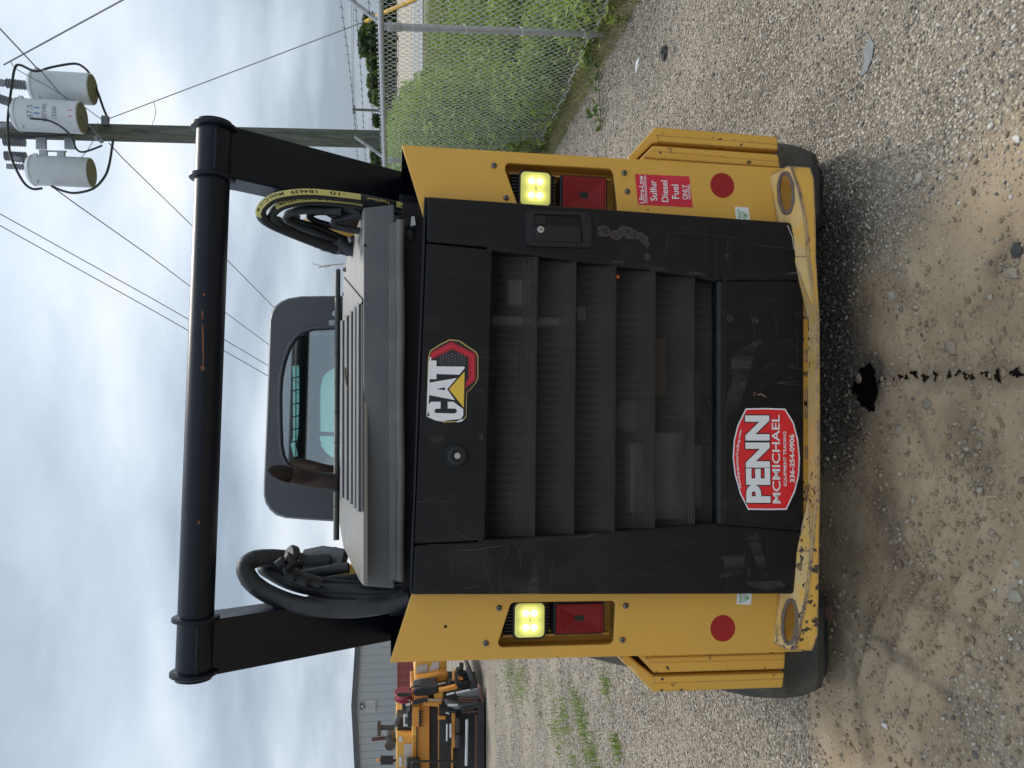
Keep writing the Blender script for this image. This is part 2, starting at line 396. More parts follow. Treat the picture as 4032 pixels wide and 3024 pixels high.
# --- rear posts with their lamp cut-outs
POST = {
 1: dict(outer=[(1582, 571), (3150, 665), (3150, 930), (1690, 930)],
         hole=[(1989, 668), (1991, 650), (2003, 641), (2396, 664), (2410, 669), (2417, 686), (2431, 812), (2432, 834), (2052, 834), (2044, 822)]),
 -1: dict(outer=[(1534, 2609), (1650, 2250), (3160, 2250), (3160, 2566)],
          hole=[(2008, 2386), (2014, 2377), (2026, 2372), (2408, 2366), (2420, 2370), (2424, 2381), (2417, 2520), (2411, 2531), (2399, 2537), (1982, 2549), (1967, 2545), (1962, 2531)])}
for s, P in POST.items():
    mb = MB(); mb.plate([q(*p) for p in P['outer']], [[q(*p) for p in P['hole']]], lambda p: Vector((p.x, 0.012, p.z)))
    build('rear_post', mb, Mt['yellow'], L, 0.0025)
    # pocket behind the cut-out
    H = [q(*p) for p in P['hole']]; x0, x1 = min(p.x for p in H) - 0.012, max(p.x for p in H) + 0.012; z0, z1 = min(p.z for p in H) - 0.012, max(p.z for p in H) + 0.012
    mb = MB(); yb = 0.085
    mb.box(((x0 + x1) / 2, yb + 0.004, (z0 + z1) / 2), (x1 - x0, 0.008, z1 - z0))
    mb.box(((x0 + x1) / 2, (yb + 0.014) / 2, z0), (x1 - x0, yb - 0.014, 0.004)); mb.box(((x0 + x1) / 2, (yb + 0.014) / 2, z1), (x1 - x0, yb - 0.014, 0.004))
    for xx in (x0, x1): mb.box((xx, (yb + 0.014) / 2, (z0 + z1) / 2), (0.004, yb - 0.014, z1 - z0))
    xo = x1 - 0.034 if s > 0 else x0 + 0.034
    mb.box((xo, 0.045, (z0 + z1) / 2 - 0.004), (0.004, 0.03, (z1 - z0) * 0.86))
    build('lamp_pocket', mb, Mt['yellow'], L)
    # outer side sheet
    mb = MB(); X = 0.7075 * s
    mb.prism([Vector((X - 0.004 * s, 0.014, 0.30)), Vector((X - 0.004 * s, 1.75, 0.30)), Vector((X - 0.004 * s, 1.75, 1.30)), Vector((X - 0.004 * s, 0.55, 1.444)), Vector((X - 0.004 * s, 0.014, 1.444))],
             [Vector((X + 0.002 * s, 0.014, 0.30)), Vector((X + 0.002 * s, 1.75, 0.30)), Vector((X + 0.002 * s, 1.75, 1.30)), Vector((X + 0.002 * s, 0.55, 1.444)), Vector((X + 0.002 * s, 0.014, 1.444))])
    build('side_sheet', mb, Mt['yellow'], L)
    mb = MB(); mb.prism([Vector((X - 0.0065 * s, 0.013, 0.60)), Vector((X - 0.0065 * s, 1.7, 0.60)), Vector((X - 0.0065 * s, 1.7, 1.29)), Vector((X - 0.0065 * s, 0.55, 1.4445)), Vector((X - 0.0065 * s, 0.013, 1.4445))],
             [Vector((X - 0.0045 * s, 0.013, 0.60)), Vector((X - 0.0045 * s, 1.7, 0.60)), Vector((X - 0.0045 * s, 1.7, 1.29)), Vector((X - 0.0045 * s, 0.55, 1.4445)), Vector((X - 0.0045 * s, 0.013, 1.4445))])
    build('side_shade', mb, Mt['black'], L)  # black sheet standing for the shade on the yellow plate's inner face
# --- work lamps
def amber_lens(leds):
    "lit lens, glowing brightest in front of its four diodes"
    t = NT('lit_amber_lens'); f = None
    for c in leds:
        d = t.n('ShaderNodeVectorMath', operation='DISTANCE'); t.t.links.new(t.obj, d.inputs[0]); d.inputs[1].default_value = c
        g = t.math('POWER', 2.718, t.math('MULTIPLY', t.math('POWER', t.math('DIVIDE', d.outputs['Value'], 0.017), 2.0), -1.0)); f = g if f is None else t.math('ADD', f, g)
    return t.bsdf((0.55, 0.52, 0.16), 0.25, Emission_Color=(0.80, 0.82, 0.17, 1), Emission_Strength=t.math('ADD', t.math('MULTIPLY', f, 0.75), 0.16))
for (x0, x1, y0, y1) in ((2050, 2168, 681, 806), (2027, 2145, 2375, 2512)):
    a = q(x0, y1, 0.0); b = q(x1, y0, 0.0); X0, X1, Z0, Z1 = a.x, b.x, b.z, a.z
    def slab(x0, x1, z0, z1, r, ya, yb):
        pts = rrect(x0, x1, z0, z1, r); return MB().prism([Vector((p[0], ya, p[1])) for p in pts], [Vector((p[0], yb, p[1])) for p in pts])
    h = build('work_lamp', slab(X0 - 0.006, X1 + 0.006, Z0 - 0.006, Z1 + 0.006, 0.016, 0.004, 0.036), Mt['blackp'], L, 0.003)
    mb = MB()
    for k in range(10):
        xx = X0 + (X1 - X0) * (k + 0.5) / 10
        build('cooling_fin', MB().box((xx, 0.04, Z1 + 0.014), (0.0045, 0.045, 0.022)), Mt['blackp'], h); build('cooling_fin', MB().box((xx, 0.035, Z0 - 0.010), (0.0045, 0.04, 0.012)), Mt['blackp'], h)
    build('lens', slab(X0, X1, Z0, Z1, 0.013, -0.002, 0.01), amber_lens([(X0 + (X1 - X0) * fx, -0.002, Z0 + (Z1 - Z0) * fz) for fx in (0.30, 0.72) for fz in (0.36, 0.64)]), h, 0.0035, smooth=40)
    for fx in (0.30, 0.72):
        for fz in (0.36, 0.64):
            c = Vector((X0 + (X1 - X0) * fx, -0.0024, Z0 + (Z1 - Z0) * fz)); build('led', MB().lathe(c, (0, -1, 0), [(0.0085, 0), (0.0075, 0.0008)], 16), Mt['led'], h)
    mb = MB(); xm, zm = (X0 + X1) / 2, (Z0 + Z1) / 2
    text_map(mb, 'CAT', lambda u, v: Vector((xm - 0.008 + 0.016 * u, -0.0034, zm - 0.0035 + 0.007 * v)), 0.02); build('lettering', mb, Mt['stgrey'], h)
# --- tail lamps
for (x0, x1, y0, y1) in ((2208, 2396, 693, 834), (2182, 2386, 2368, 2507)):
    a = q(x0, y1, 0.0); b = q(x1, y0, 0.0); X0, X1, Z0, Z1 = a.x, b.x, b.z, a.z
    h = build('tail_lamp', slab(X0, X1, Z0, Z1, 0.008, 0.012, 0.084), Mt['blackp'], L, 0.003)
    i = 0.007; x0, x1, z0, z1 = X0 + i, X1 - i, Z0 + i, Z1 - i; xm, zm = (x0 + x1) / 2, (z0 + z1) / 2; w, hh = 0.13 * (x1 - x0) / 2, 0.13 * (z1 - z0) / 2
    yo, yi = 0.002, 0.013
    o_ = [Vector((x0, yo, z0)), Vector((x1, yo, z0)), Vector((x1, yo, z1)), Vector((x0, yo, z1))]
    e_ = 0.008
    o2 = [Vector((x0 + e_, yo, z0 + e_)), Vector((x1 - e_, yo, z0 + e_)), Vector((x1 - e_, yo, z1 - e_)), Vector((x0 + e_, yo, z1 - e_))]
    i_ = [Vector((xm - w, yi, zm - hh)), Vector((xm + w, yi, zm - hh)), Vector((xm + w, yi, zm + hh)), Vector((xm - w, yi, zm + hh))]
    bk = [Vector((p.x, 0.02, p.z)) for p in o_]
    mb = MB().add(o_ + o2 + i_ + bk, [(k, (k + 1) % 4, 4 + (k + 1) % 4, 4 + k) for k in range(4)] + [(4 + k, 4 + (k + 1) % 4, 8 + (k + 1) % 4, 8 + k) for k in range(4)] + [(12 + k, 12 + (k + 1) % 4, (k + 1) % 4, k) for k in range(4)])
    build('lens', mb, Mt['redlens'], h)
    build('lens_centre', MB().quad(*[p + Vector((0, -0.0005, 0)) for p in i_]), Mt['redlens'], h)
# --- bolts
for (x, y) in ((1945, 652), (1993, 779), (2458, 681), (2470, 754), (1965, 2394), (1913, 2533), (2464, 2385), (2451, 2520)):
    o = build('bolt', MB().lathe(q(x, y), (0, -1, 0), [(0.0085, -0.001), (0.0085, 0.001), (0.0075, 0.004), (0.0045, 0.0062)], 16), Mt['bolt'], L, smooth=30)
    build('socket', MB().lathe(q(x, y) + Vector((0, -0.0063, 0)), (0, -1, 0), [(0.0032, 0), (0.003, 0.0004)], 6), Mt['void'], o)
build('drill_hole', MB().lathe(q(1754, 2467), (0, -1, 0), [(0.0045, 0), (0.004, 0.0006)], 14), Mt['void'], L)
# --- red reflectors
for (x, y) in ((2844, 730), (2846, 2474)):
    build('reflector', MB().lathe(q(x, y), (0, -1, 0), [(0.0375, 0), (0.0372, 0.0009)], 40), Mt['dotred'], L)
# --- fuel sticker
T5 = (2300, 450, 0.4822)
st = build('fuel_sticker', flatpoly(MB(), [(2512, 806), (2500, 685), (2714, 694.5), (2728, 817)], -0.0006), Mt['stred'], L); st['label'] = 'red fuel sticker with white lettering below the right lamps'
mb = MB()
for s, xt, xb, yl, yr, b in (('Ultra-Low', 440, 484, 727, 500, 0.012), ('Sulfur', 533, 588, 706, 538, 0.012), ('Diesel', 626, 680, 716, 540, 0.012), ('Fuel', 712, 770, 690, 574, 0.012), ('ONLY', 798, 842, 695, 574, 0.012)):
    sk = 0.055 * (yl - yr)
    TLc, TRc = sub(T5, xt + sk, yl), sub(T5, xt, yr); BLc, BRc = sub(T5, xb + sk, yl), sub(T5, xb, yr)
    text_map(mb, s, quadmap(TLc, TRc, BLc, BRc, -0.0010), b)
    if s in ('Ultra-Low', 'ONLY'):
        for o_ in (6, 16):
            flatpoly(mb, [sub(T5, xb + o_ + sk, yl), sub(T5, xb + o_, yr), sub(T5, xb + o_ + 4, yr), sub(T5, xb + o_ + sk + 4, yl)], -0.0010)
build('lettering', mb, Mt['stwhite'], st)
# --- small white tie-down labels at the door's foot
for s, pts in ((1, [(2893, 814), (2948, 817), (2954, 880), (2899, 876)]), (-1, [(2903, 2330), (2961, 2330), (2957, 2381), (2900, 2379)])):
    o = build('tie_down_label', flatpoly(MB(), pts, -0.0006), Mt['stwhite'], L)
    mb = MB(); c0 = pts[0]; ux = (pts[1][0] - pts[0][0], pts[1][1] - pts[0][1]); uy = (pts[3][0] - pts[0][0], pts[3][1] - pts[0][1])
    def lp(u, v): return q(c0[0] + ux[0] * u + uy[0] * v, c0[1] + ux[1] * u + uy[1] * v, -0.0012)
    lines = [[(0.25, 0.12), (0.25, 0.95)], [(0.25, 0.3), (0.55, 0.3), (0.8, 0.55)], [(0.25, 0.8), (0.55, 0.8), (0.8, 0.45)], [(0.8, 0.4), (0.65, 0.6)], [(0.8, 0.65), (0.62, 0.45)]] + [[(0.25, v), (0.14, v + 0.06)] for v in (0.2, 0.4, 0.6, 0.8)] + [[(0.45 + 0.13 * math.cos(a / 5 * 6.3), 0.55 + 0.14 * math.sin(a / 5 * 6.3)) for a in range(6)]]
    for l in lines: mb.tube([lp(*p) for p in l], 0.0009, 4)
    build('pictogram', mb, Mt['stgreen'], o)

# --- the rear door
YD = -0.06
GR = [(1939, 987), (2300, 1033), (2541, 1062), (2760, 1095), (2812, 1112)]
GL = [(1905, 2126), (2300, 2102), (2556, 2082), (2812, 2059)]
def interp(tab, x):
    for a, b in zip(tab, tab[1:]):
        if x <= b[0] or b is tab[-1]: return a[1] + (b[1] - a[1]) * (x - a[0]) / (b[0] - a[0])
mb = MB()
mb.px([(1676, 772), (1676, 951), (1922, 973), (1939, 987), (2300, 1033), (2541, 1062), (2760, 1095), (2812, 1108), (2846, 1105), (3161, 1105), (3161, 1043), (3115, 874)], YD, -0.006)
D = build('rear_door', mb, Mt['door'], L, 0.008, seg=3)
mb = MB(); mb.px([(1618, 2343), (3128, 2340), (3163, 2095), (2846, 2066), (2812, 2060), (2556, 2082), (2300, 2102), (1905, 2126), (1888, 2134), (1628, 2148)], YD, -0.006)
build('door_side_panel', mb, Mt['door'], D, 0.008, seg=3)
mb = MB().px([(1676, 955), (1628, 2144), (1912, 2130), (1941, 982)], YD + 0.004, -0.03); build('door_top_panel', mb, Mt['door'], D, 0.006, seg=3)
mb = MB()   # folded edge on top of the door
mb.px([(1672, 774), (1614, 2342), (1620, 2342), (1678, 774)], -0.062, -0.004); build('door_top_fold', mb, Mt['blackp'], D)
prof = [(3163, -0.056), (2858, -0.056), (2838, -0.054), (2822, -0.047), (2811, -0.036), (2803, -0.022), (2797, -0.006)]
mb = MB(); R_ = []; L_ = []
for x, d in prof: R_.append(q(x, 1109, d)); L_.append(q(x, 2062 + (x - 2812) * 0.085 if x > 2812 else 2061, d))
for i in range(len(prof) - 1): mb.quad(R_[i], R_[i + 1], L_[i + 1], L_[i])
mb.px([(2870, 1112), (3155, 1112), (3155, 2088), (2870, 2064)], -0.05, -0.03)
build('door_bottom_panel', mb, Mt['door'], D, smooth=50)
mb = MB()
for c_ in ((1925, 976), (2854, 1096), (1889, 2137)):
    p = q(c_[0], c_[1], YD - 0.0006); build('relief_slot', MB().box(p, (0.022, 0.001, 0.010)), Mt['void'], D)
# frame rim at the right of the grille and hidden behind the sheet
# louvres: perforated, each leaning out towards its lower edge
LV = [1935, 2103, 2252, 2407, 2560, 2712, 2806]
def perforated(zt, zb, xl, xr, full):
    pitch, hr = 0.0076, 0.57
    prof = [(0.050, zt + 0.022), (0.040, zt - (zt - zb) * 0.06), (0.006, zt - (zt - zb) * 0.22), (-0.024, zt - (zt - zb) * 0.46), (-0.044, zt - (zt - zb) * 0.78), (-0.054, zb + 0.006), (-0.052, zb - 0.002), (-0.040, zb - 0.0035)] if full else \
           [(0.034, zt + 0.018), (0.012, zt - (zt - zb) * 0.1), (-0.014, zt - (zt - zb) * 0.55), (-0.024, zb - 0.006)]
    P = smooth_path([(0, y, z) for y, z in prof], 6)
    ss = [0.0]
    for a, b in zip(P, P[1:]): ss.append(ss[-1] + (b - a).length)
    ss = np.array(ss); PY = np.array([p.y for p in P]); PZ = np.array([p.z for p in P])
    R = pitch / math.sqrt(3); rows = int(ss[-1] / (1.5 * R)); cols = int((xr - xl) / pitch)
    ang = np.radians(np.arange(6) * 60 + 30)
    hexo = np.stack([np.cos(ang), np.sin(ang)], 1) * R
    V = []; Fa = []
    cxs = []; 
    for r in range(rows + 1):
        for c in range(cols + 1): cxs.append((xl + (c + 0.5 * (r % 2)) * pitch, r * 1.5 * R))
    cc = np.array(cxs); n = len(cc)
    pts = np.concatenate([cc[:, None, :] + hexo[None] * 1.0, cc[:, None, :] + hexo[None] * hr / 0.86], 1)       # n,12,2
    s_ = np.clip(pts[..., 1], 0, ss[-1]); bulge = 0.004 * np.sin(pts[..., 0] * 26 + zt * 40)
    V = np.stack([pts[..., 0], np.interp(s_, ss, PY) + bulge * np.sin(np.pi * s_ / ss[-1]), np.interp(s_, ss, PZ)], -1).reshape(-1, 3)
    base = (np.arange(n) * 12)[:, None, None]; kk = np.arange(6)
    quad = np.stack([kk, (kk + 1) % 6, (kk + 1) % 6 + 6, kk + 6], 1)[None]
    return V, (base + quad).reshape(-1, 4)
for i in range(6):
    xa, xb = LV[i], LV[i + 1]; xm = (xa + xb) / 2
    zt = (q(xa, 1050, 0).z + q(xa - 20, 2100, 0).z) / 2; zb = (q(xb, 1050, 0).z + q(xb - 12, 2100, 0).z) / 2
    xr = q(xm, interp(GR, xm), -0.02).x + 0.006; xl = q(xm, interp(GL, xm), -0.02).x - 0.006
    V, Fa = perforated(zt, zb, xl, xr, i < 5)
    o = np_mesh('louvre', V, Fa, Mt['mesh'], True); o.parent = D
    if i < 5: build('louvre_edge', MB().tube([(xl + 0.004, -0.051, zb), (xr - 0.004, -0.051, zb)], 0.0028, 8), Mt['blackp'], D, smooth=60)
# logo decal
T7 = (1500, 1200, 0.4822)
def c7(*pts): return [sub(T7, *p) for p in pts]
out = [(400, 375), (480, 322), (560, 283), (640, 290), (705, 335), (780, 385), (795, 420), (795, 600), (775, 640), (735, 690), (703, 715), (697, 915), (680, 938), (620, 957), (520, 962), (440, 940), (372, 912), (378, 700), (385, 430)]
dc = build('logo_decal', flatpoly(MB(), c7(*out), YD + 0.0025), Mt['stgold'], L); dc['label'] = 'peeling logo decal with white letters, yellow triangle and red hexagon'
ctr = (575, 640); inn = [(ctr[0] + (p[0] - ctr[0]) * 0.968, ctr[1] + (p[1] - ctr[1]) * 0.975) for p in out]
build('decal_ground', flatpoly(MB(), c7(*inn), YD + 0.0021), Mt['stblack'], dc)
mb = MB(); flatpoly(mb, c7((403, 392), (575, 300), (772, 400), (772, 617), (690, 680), (690, 640), (714, 600), (714, 432), (585, 364), (412, 446)), YD + 0.0017)
build('red_hexagon', mb, paint('red_decal', (0.40, 0.012, 0.025), 0.3, 0.1, 30), dc)
mb = MB(); flatpoly(mb, c7((408, 408), (575, 322), (755, 412), (755, 606), (700, 650), (700, 636), (738, 598), (738, 422), (580, 340), (412, 428)), YD + 0.0014)
build('red_highlight', mb, Mt['stred'], dc)
mb = MB()
for r in range(9):
    for c_ in range(4):
        x, y = 487 + r * 24, 400 + c_ * 26 + (r % 2) * 13
        if abs(x - 585) * 0.45 > (y - 372) or y > 492: continue
        mb.add([q(*sub(T7, x + 9 * math.cos(k * 1.0472), y + 9 * math.sin(k * 1.0472)), YD + 0.0014) for k in range(6)], [(0, 1, 2, 3, 4, 5)])
build('honeycomb', mb, Mt['stgrey'], dc)
mb = MB()
flatpoly(mb, c7((397, 455), (453, 455), (453, 503), (683, 505), (683, 518), (640, 571), (453, 565), (453, 607), (397, 607)), YD + 0.0010)
flatpoly(mb, c7((390, 637), (575, 606), (620, 597), (541, 690), (604, 778), (390, 737)), YD + 0.0010)
flatpoly(mb, c7((410, 792), (487, 792), (487, 848), (448, 850), (434, 866), (448, 884), (602, 888), (624, 870), (608, 848), (545, 846), (545, 792), (590, 792), (672, 852), (672, 902), (655, 932), (520, 947), (430, 928), (396, 900), (383, 868), (385, 815)), YD + 0.0010)
build('lettering', mb, Mt['stwhite'], dc)
mb = MB(); flatpoly(mb, c7((452, 688), (523, 674), (523, 698)), YD + 0.0006); build('letter_counter', mb, Mt['stblack'], dc)
mb = MB(); flatpoly(mb, c7((556, 690), (683, 545), (676, 840)), YD + 0.0010); build('yellow_triangle', mb, Mt['sty'], dc)
mb = MB(); P = [(372, 910), (384, 600), (390, 470), (398, 424), (411, 430), (400, 560), (392, 770), (381, 890)]; mb.px(c7(*P), YD + 0.0004, YD + 0.003)
mb.px(c7((372, 912), (430, 900), (490, 925), (525, 955), (450, 946)), YD - 0.001, YD + 0.003); mb.px(c7((615, 962), (640, 940), (680, 936), (660, 952)), YD - 0.001, YD + 0.003)
build('peeled_edge', mb, Mt['stwhite'], dc)
# dealer sticker
T8 = (2400, 1200, 0.5426)
def c8(*pts): return [sub(T8, *p) for p in pts]
o8 = [(985, 748), (1130, 745), (1278, 750), (1340, 850), (1374, 980), (1386, 1110), (1380, 1240), (1350, 1360), (1287, 1492), (1150, 1494), (1003, 1492), (945, 1380), (905, 1240), (889, 1110), (897, 980), (925, 870)]
def shrink(P, a, b): return [(1137 + (p[0] - 1137) * a, 1119 + (p[1] - 1119) * b) for p in P]
ds = build('dealer_sticker', flatpoly(MB(), c8(*o8), YD + 0.0028), Mt['stblue'], L); ds['label'] = 'red oval-sided dealer sticker with white border and white lettering'
build('sticker_border', flatpoly(MB(), c8(*shrink(o8, 0.982, 0.988)), YD + 0.0024), Mt['stwhite'], ds)
build('sticker_ground', flatpoly(MB(), c8(*shrink(o8, 0.945, 0.962)), YD + 0.0020), Mt['stred2'], ds)
mbk = MB(); mbw = MB()
for s, xt, xb, yl, yr, b, sk in (('PENN', 988, 1164, 1437, 803, 0.045, 5), ('MCMICHAEL', 1180, 1238, 1441, 798, 0.012, 4), ('EQUIPMENT TRADING', 1262, 1288, 1315, 920, 0.016, 2), ('336-254-0906', 1307, 1343, 1290, 940, 0.028, 2)):
    TLc, TRc, BLc, BRc = sub(T8, xt + sk, yl), sub(T8, xt - sk, yr), sub(T8, xb + sk, yl), sub(T8, xb - sk, yr)
    ref = text_map(mbw, s, quadmap(TLc, TRc, BLc, BRc, YD + 0.0010), b)
    if s == 'PENN': text_map(mbk, s, quadmap(TLc, TRc, BLc, BRc, YD + 0.0015), b + 0.028, ref)
def arc(u, v):
    y = 1330 - 420 * u; x0 = 966 - 26 * (1 - (2 * u - 1) ** 2) ; return q(*sub(T8, x0 - 24 * v, y), YD + 0.0010)
text_map(mbw, 'PennEquipmentTrading.com', arc, 0.02)
build('lettering', mbw, Mt['stwhite'], ds); build('lettering_outline', mbk, Mt['stblack'], ds)
# round rubber stop
c_ = q(1800, 1794, YD)
o = build('rubber_stop', MB().lathe(c_, (0, -1, 0), [(0.0315, -0.004), (0.0315, 0.0045), (0.029, 0.006), (0.0285, 0.001), (0.027, 0.001), (0.0265, 0.009), (0.022, 0.012), (0.016, 0.0125), (0.012, 0.009), (0.006, 0.009)], 40), Mt['blackp'], L, smooth=30)
build('stop_bolt', MB().lathe(c_ + Vector((0, -0.009, 0)), (0, -1, 0), [(0.008, 0), (0.008, 0.002), (0.0045, 0.0022), (0.004, 0.0045), (0.001, 0.0045)], 20), Mt['steel'], o, smooth=30)
build('stop_knob', MB().lathe(q(2793, 1583, YD + 0.004), (0, -1, 0), [(0.011, -0.002), (0.010, 0.003), (0.006, 0.005)], 20), Mt['door'], L, smooth=40)
# door handle
T4 = (1500, 500, 0.4822)
def c4(*pts): return [sub(T4, *p) for p in pts]
def skew(P): return [(p[0] + 0.06 * (p[1] - 830), p[1] + 0.03 * (p[0] - 1450)) for p in P]
hb = rrect(1178, 1718, 684, 978, 45)
rc = rrect(1358, 1622, 722, 800, 18)
mb = MB(); mb.plate([q(*p, YD - 0.007) for p in c4(*skew(hb))], [[q(*p, YD - 0.007) for p in c4(*skew(rrect(1256, 1640, 716, 940, 14)))]], lambda p: Vector((p.x, YD + 0.002, p.z)))
hd = build('door_handle', mb, Mt['blackp'], L, 0.004, seg=3)
mb = MB(); mb.px(c4(*skew([(1250, 710), (1646, 710), (1646, 946), (1250, 946)])), YD + 0.0155, YD + 0.02); build('handle_well', mb, Mt['void'], hd)
mb = MB(); mb.px(c4(*skew([(1258, 806), (1634, 806), (1634, 938), (1258, 938)])), YD - 0.009, YD + 0.012); mb.px(c4(*skew([(1258, 718), (1356, 718), (1356, 806), (1258, 806)])), YD - 0.004, YD + 0.012); build('handle_lever', mb, Mt['blackp'], hd, 0.003)
p = q(*c4(*skew([(1305, 842)]))[0], YD - 0.009)
build('lock_cylinder', MB().lathe(p, (0, -1, 0), [(0.0095, 0), (0.0095, 0.002), (0.008, 0.003), (0.002, 0.003)], 24), Mt['steel'], hd, smooth=30)
build('keyhole', MB().box(p + Vector((0, -0.0034, 0)), (0.0018, 0.0008, 0.009)), Mt['void'], hd)
# scorched paint below the handle
mbr, mbs = MB(), MB()
for (x, y, a, b) in ((150, 935, 44, 26), (185, 950, 30, 30), (160, 975, 50, 24), (265, 985, 55, 40), (330, 945, 55, 32), (380, 975, 55, 45), (440, 990, 50, 30), (490, 1020, 34, 34), (512, 1060, 20, 26), (515, 1160, 22, 28)):
    for k_, (mm, sc, dd) in enumerate(((mbr, 1.0, -0.0003), (mbs, 0.80, -0.0006))):
        flatpoly(mm, [sub(T5, x + a * sc * (1 + 0.15 * math.sin(3 * j + x)) * math.cos(j * math.pi / 8), y + b * sc * (1 + 0.15 * math.cos(2 * j + y)) * math.sin(j * math.pi / 8)) for j in range(16)], YD + dd)
so = build('scorch_mark', mbs, Mt['scorch'], L); build('rust_ring', mbr, Mt['rust'], so)

# --- scuffs and scratches on the door
SCR = flat('scratched_through', (0.065, 0.064, 0.062), 0.7)
T3 = (2300, 2000, 0.5123); T6 = (1500, 1900, 0.4822)
for C_, d_, P in ((T8, YD + 0.0031, [(1110, 260), (1060, 330), (1000, 560), (930, 760), (850, 830), (826, 860), (845, 700), (890, 540), (880, 390), (950, 330), (1060, 255)]), (T3, YD - 0.0005, [(1240, 230), (1330, 190), (1400, 440), (1410, 540), (1340, 470), (1280, 300)]), (T3, YD - 0.0005, [(1050, 370), (1240, 360), (1215, 500), (1040, 540), (1080, 420)]), (T3, YD - 0.0005, [(1240, 570), (1500, 560), (1560, 600), (1400, 640), (1280, 600)]),
              (T6, YD - 0.0005, [(1250, 630), (1275, 720), (1285, 905), (1185, 915), (1225, 760)]), (T5, YD - 0.0005, [(500, 1232), (640, 1240), (680, 1275), (560, 1285)]), (T5, YD - 0.0005, [(210, 1190), (330, 1200), (340, 1220), (230, 1215)]), (T5, YD - 0.0005, [(850, 1280), (980, 1295), (985, 1312), (870, 1305)]), (T5, YD - 0.0005, [(1150, 1130), (1200, 1150), (1190, 1205), (1140, 1190)]),
              (T7, YD + 0.0033, [(390, 1080), (520, 1072), (515, 1110), (440, 1130), (395, 1115)]), (T7, YD + 0.0033, [(800, 1045), (835, 1050), (842, 1100), (815, 1110), (795, 1075)]), (T8, YD + 0.0031, [(850, 60), (900, 90), (890, 130), (850, 120)]), (T8, YD + 0.0031, [(1040, 80), (1085, 100), (1080, 140), (1035, 125)])):
    build('scuff', flatpoly(MB(), [sub(C_, *p) for p in P], d_), Mt['scuff'], D)
for C_, d_, r_, P in ((T6, YD, 0.0011, [(970, 655), (975, 860), (1010, 905), (1080, 895), (1110, 850)]), (T6, YD, 0.0014, [(615, 555), (800, 545), (1030, 505)]), (T6, YD, 0.0007, [(820, 620), (870, 740), (915, 900)]), (T6, YD + 0.004, 0.0008, [(550, 388), (590, 392), (720, 460), (840, 450)]), (T6, YD, 0.0007, [(540, 560), (580, 640), (575, 760)]), (T6, YD, 0.0009, [(1030, 505), (1035, 560), (1015, 625)]), (T6, YD, 0.0009, [(1070, 480), (1130, 560), (1140, 700)]), (T6, YD, 0.0006, [(1408, 590), (1395, 740), (1385, 890)]),
                     (T5, YD, 0.0009, [(680, 985), (678, 1060), (665, 1135)]), (T5, YD, 0.0008, [(1330, 1045), (1500, 1080), (1710, 1100)]), (T5, YD, 0.0006, [(700, 960), (900, 975), (1300, 1010)]), (T8, YD + 0.004, 0.0008, [(1100, 480), (1150, 440), (1200, 410)]), (T8, YD + 0.004, 0.0008, [(1250, 280), (1310, 255), (1330, 290), (1360, 290)]), (T8, YD + 0.004, 0.0006, [(1080, 620), (1120, 580), (1150, 545)]), (T8, YD + 0.004, 0.0006, [(1010, 30), (1040, 130), (1060, 240)]), (T8, YD + 0.004, 0.0005, [(1180, 20), (1210, 150), (1230, 300)])):
    Pq = smooth_path([q(*sub(C_, *p), d_) for p in P], 6); Pq = [p + Vector((random.uniform(-1, 1) * 0.0006, 0, random.uniform(-1, 1) * 0.0006)) for p in Pq]
    build('scratch', MB().tube(Pq, [r_ * 0.75 * math.sin(math.pi * (k_ + 1) / (len(Pq) + 1)) ** 0.6 for k_ in range(len(Pq))], 4), SCR, D)
build('scratch', MB().tube([q(*sub(T5, *p), YD - 0.0005) for p in ((1660, 905), (1700, 1000), (1712, 1090), (1755, 1165))], 0.0012, 4), flat('bare_metal', (0.5, 0.5, 0.48), 0.4), D)
build('scratch', MB().px(c8((1046, 630), (1066, 640), (1060, 662), (1044, 660)), YD + 0.0028, YD + 0.004), Mt['rust'], D); build('scratch', MB().tube([q(*sub(T8, *p), YD + 0.004) for p in ((1075, 655), (1100, 648), (1132, 668))], 0.002, 5), flat('ochre_scrape', (0.30, 0.19, 0.11), 0.8), D)
# --- what shows through the louvres
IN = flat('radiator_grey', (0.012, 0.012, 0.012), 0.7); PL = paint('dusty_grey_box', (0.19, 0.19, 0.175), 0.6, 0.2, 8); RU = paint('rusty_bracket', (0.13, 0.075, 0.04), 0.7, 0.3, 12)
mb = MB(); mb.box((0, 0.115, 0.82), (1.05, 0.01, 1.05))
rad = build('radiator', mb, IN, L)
mb = MB()
for k_ in range(44): mb.box((-0.5 + k_ * 0.0232, 0.107, 0.82), (0.006, 0.008, 1.0))
build('radiator_fin', mb, flat('fin_grey', (0.035, 0.034, 0.03), 0.6), rad)
for pts, mt_ in (([(2575, 1705), (2692, 1705), (2692, 2046), (2575, 2046)], PL), ([(2480, 1745), (2536, 1745), (2536, 2020), (2480, 2020)], PL), ([(2730, 1750), (2765, 1750), (2765, 2000), (2730, 2000)], PL),
               ([(1940, 1242), (2240, 1252), (2240, 1282), (1940, 1278)], PL), ([(2275, 1205), (2305, 1205), (2305, 1262), (2275, 1262)], PL),
               ([(2572, 1330), (2622, 1330), (2622, 1560), (2572, 1560)], RU), ([(2720, 1460), (2760, 1460), (2760, 1640), (2720, 1640)], RU), ([(2000, 1100), (2090, 1100), (2090, 1200), (2000, 1200)], PL)):
    build('engine_bay_part', MB().px(pts, 0.05, 0.10), mt_, L, 0.004)
build('orange_glint', MB().lathe(q(2432, 1090, -0.03), (0, -1, 0), [(0.006, 0), (0.004, 0.004)], 10), flat('painted_orange_glint', (0.75, 0.16, 0.02), 0.4), L)  # orange reflection in the grille, put in as a small coloured blob
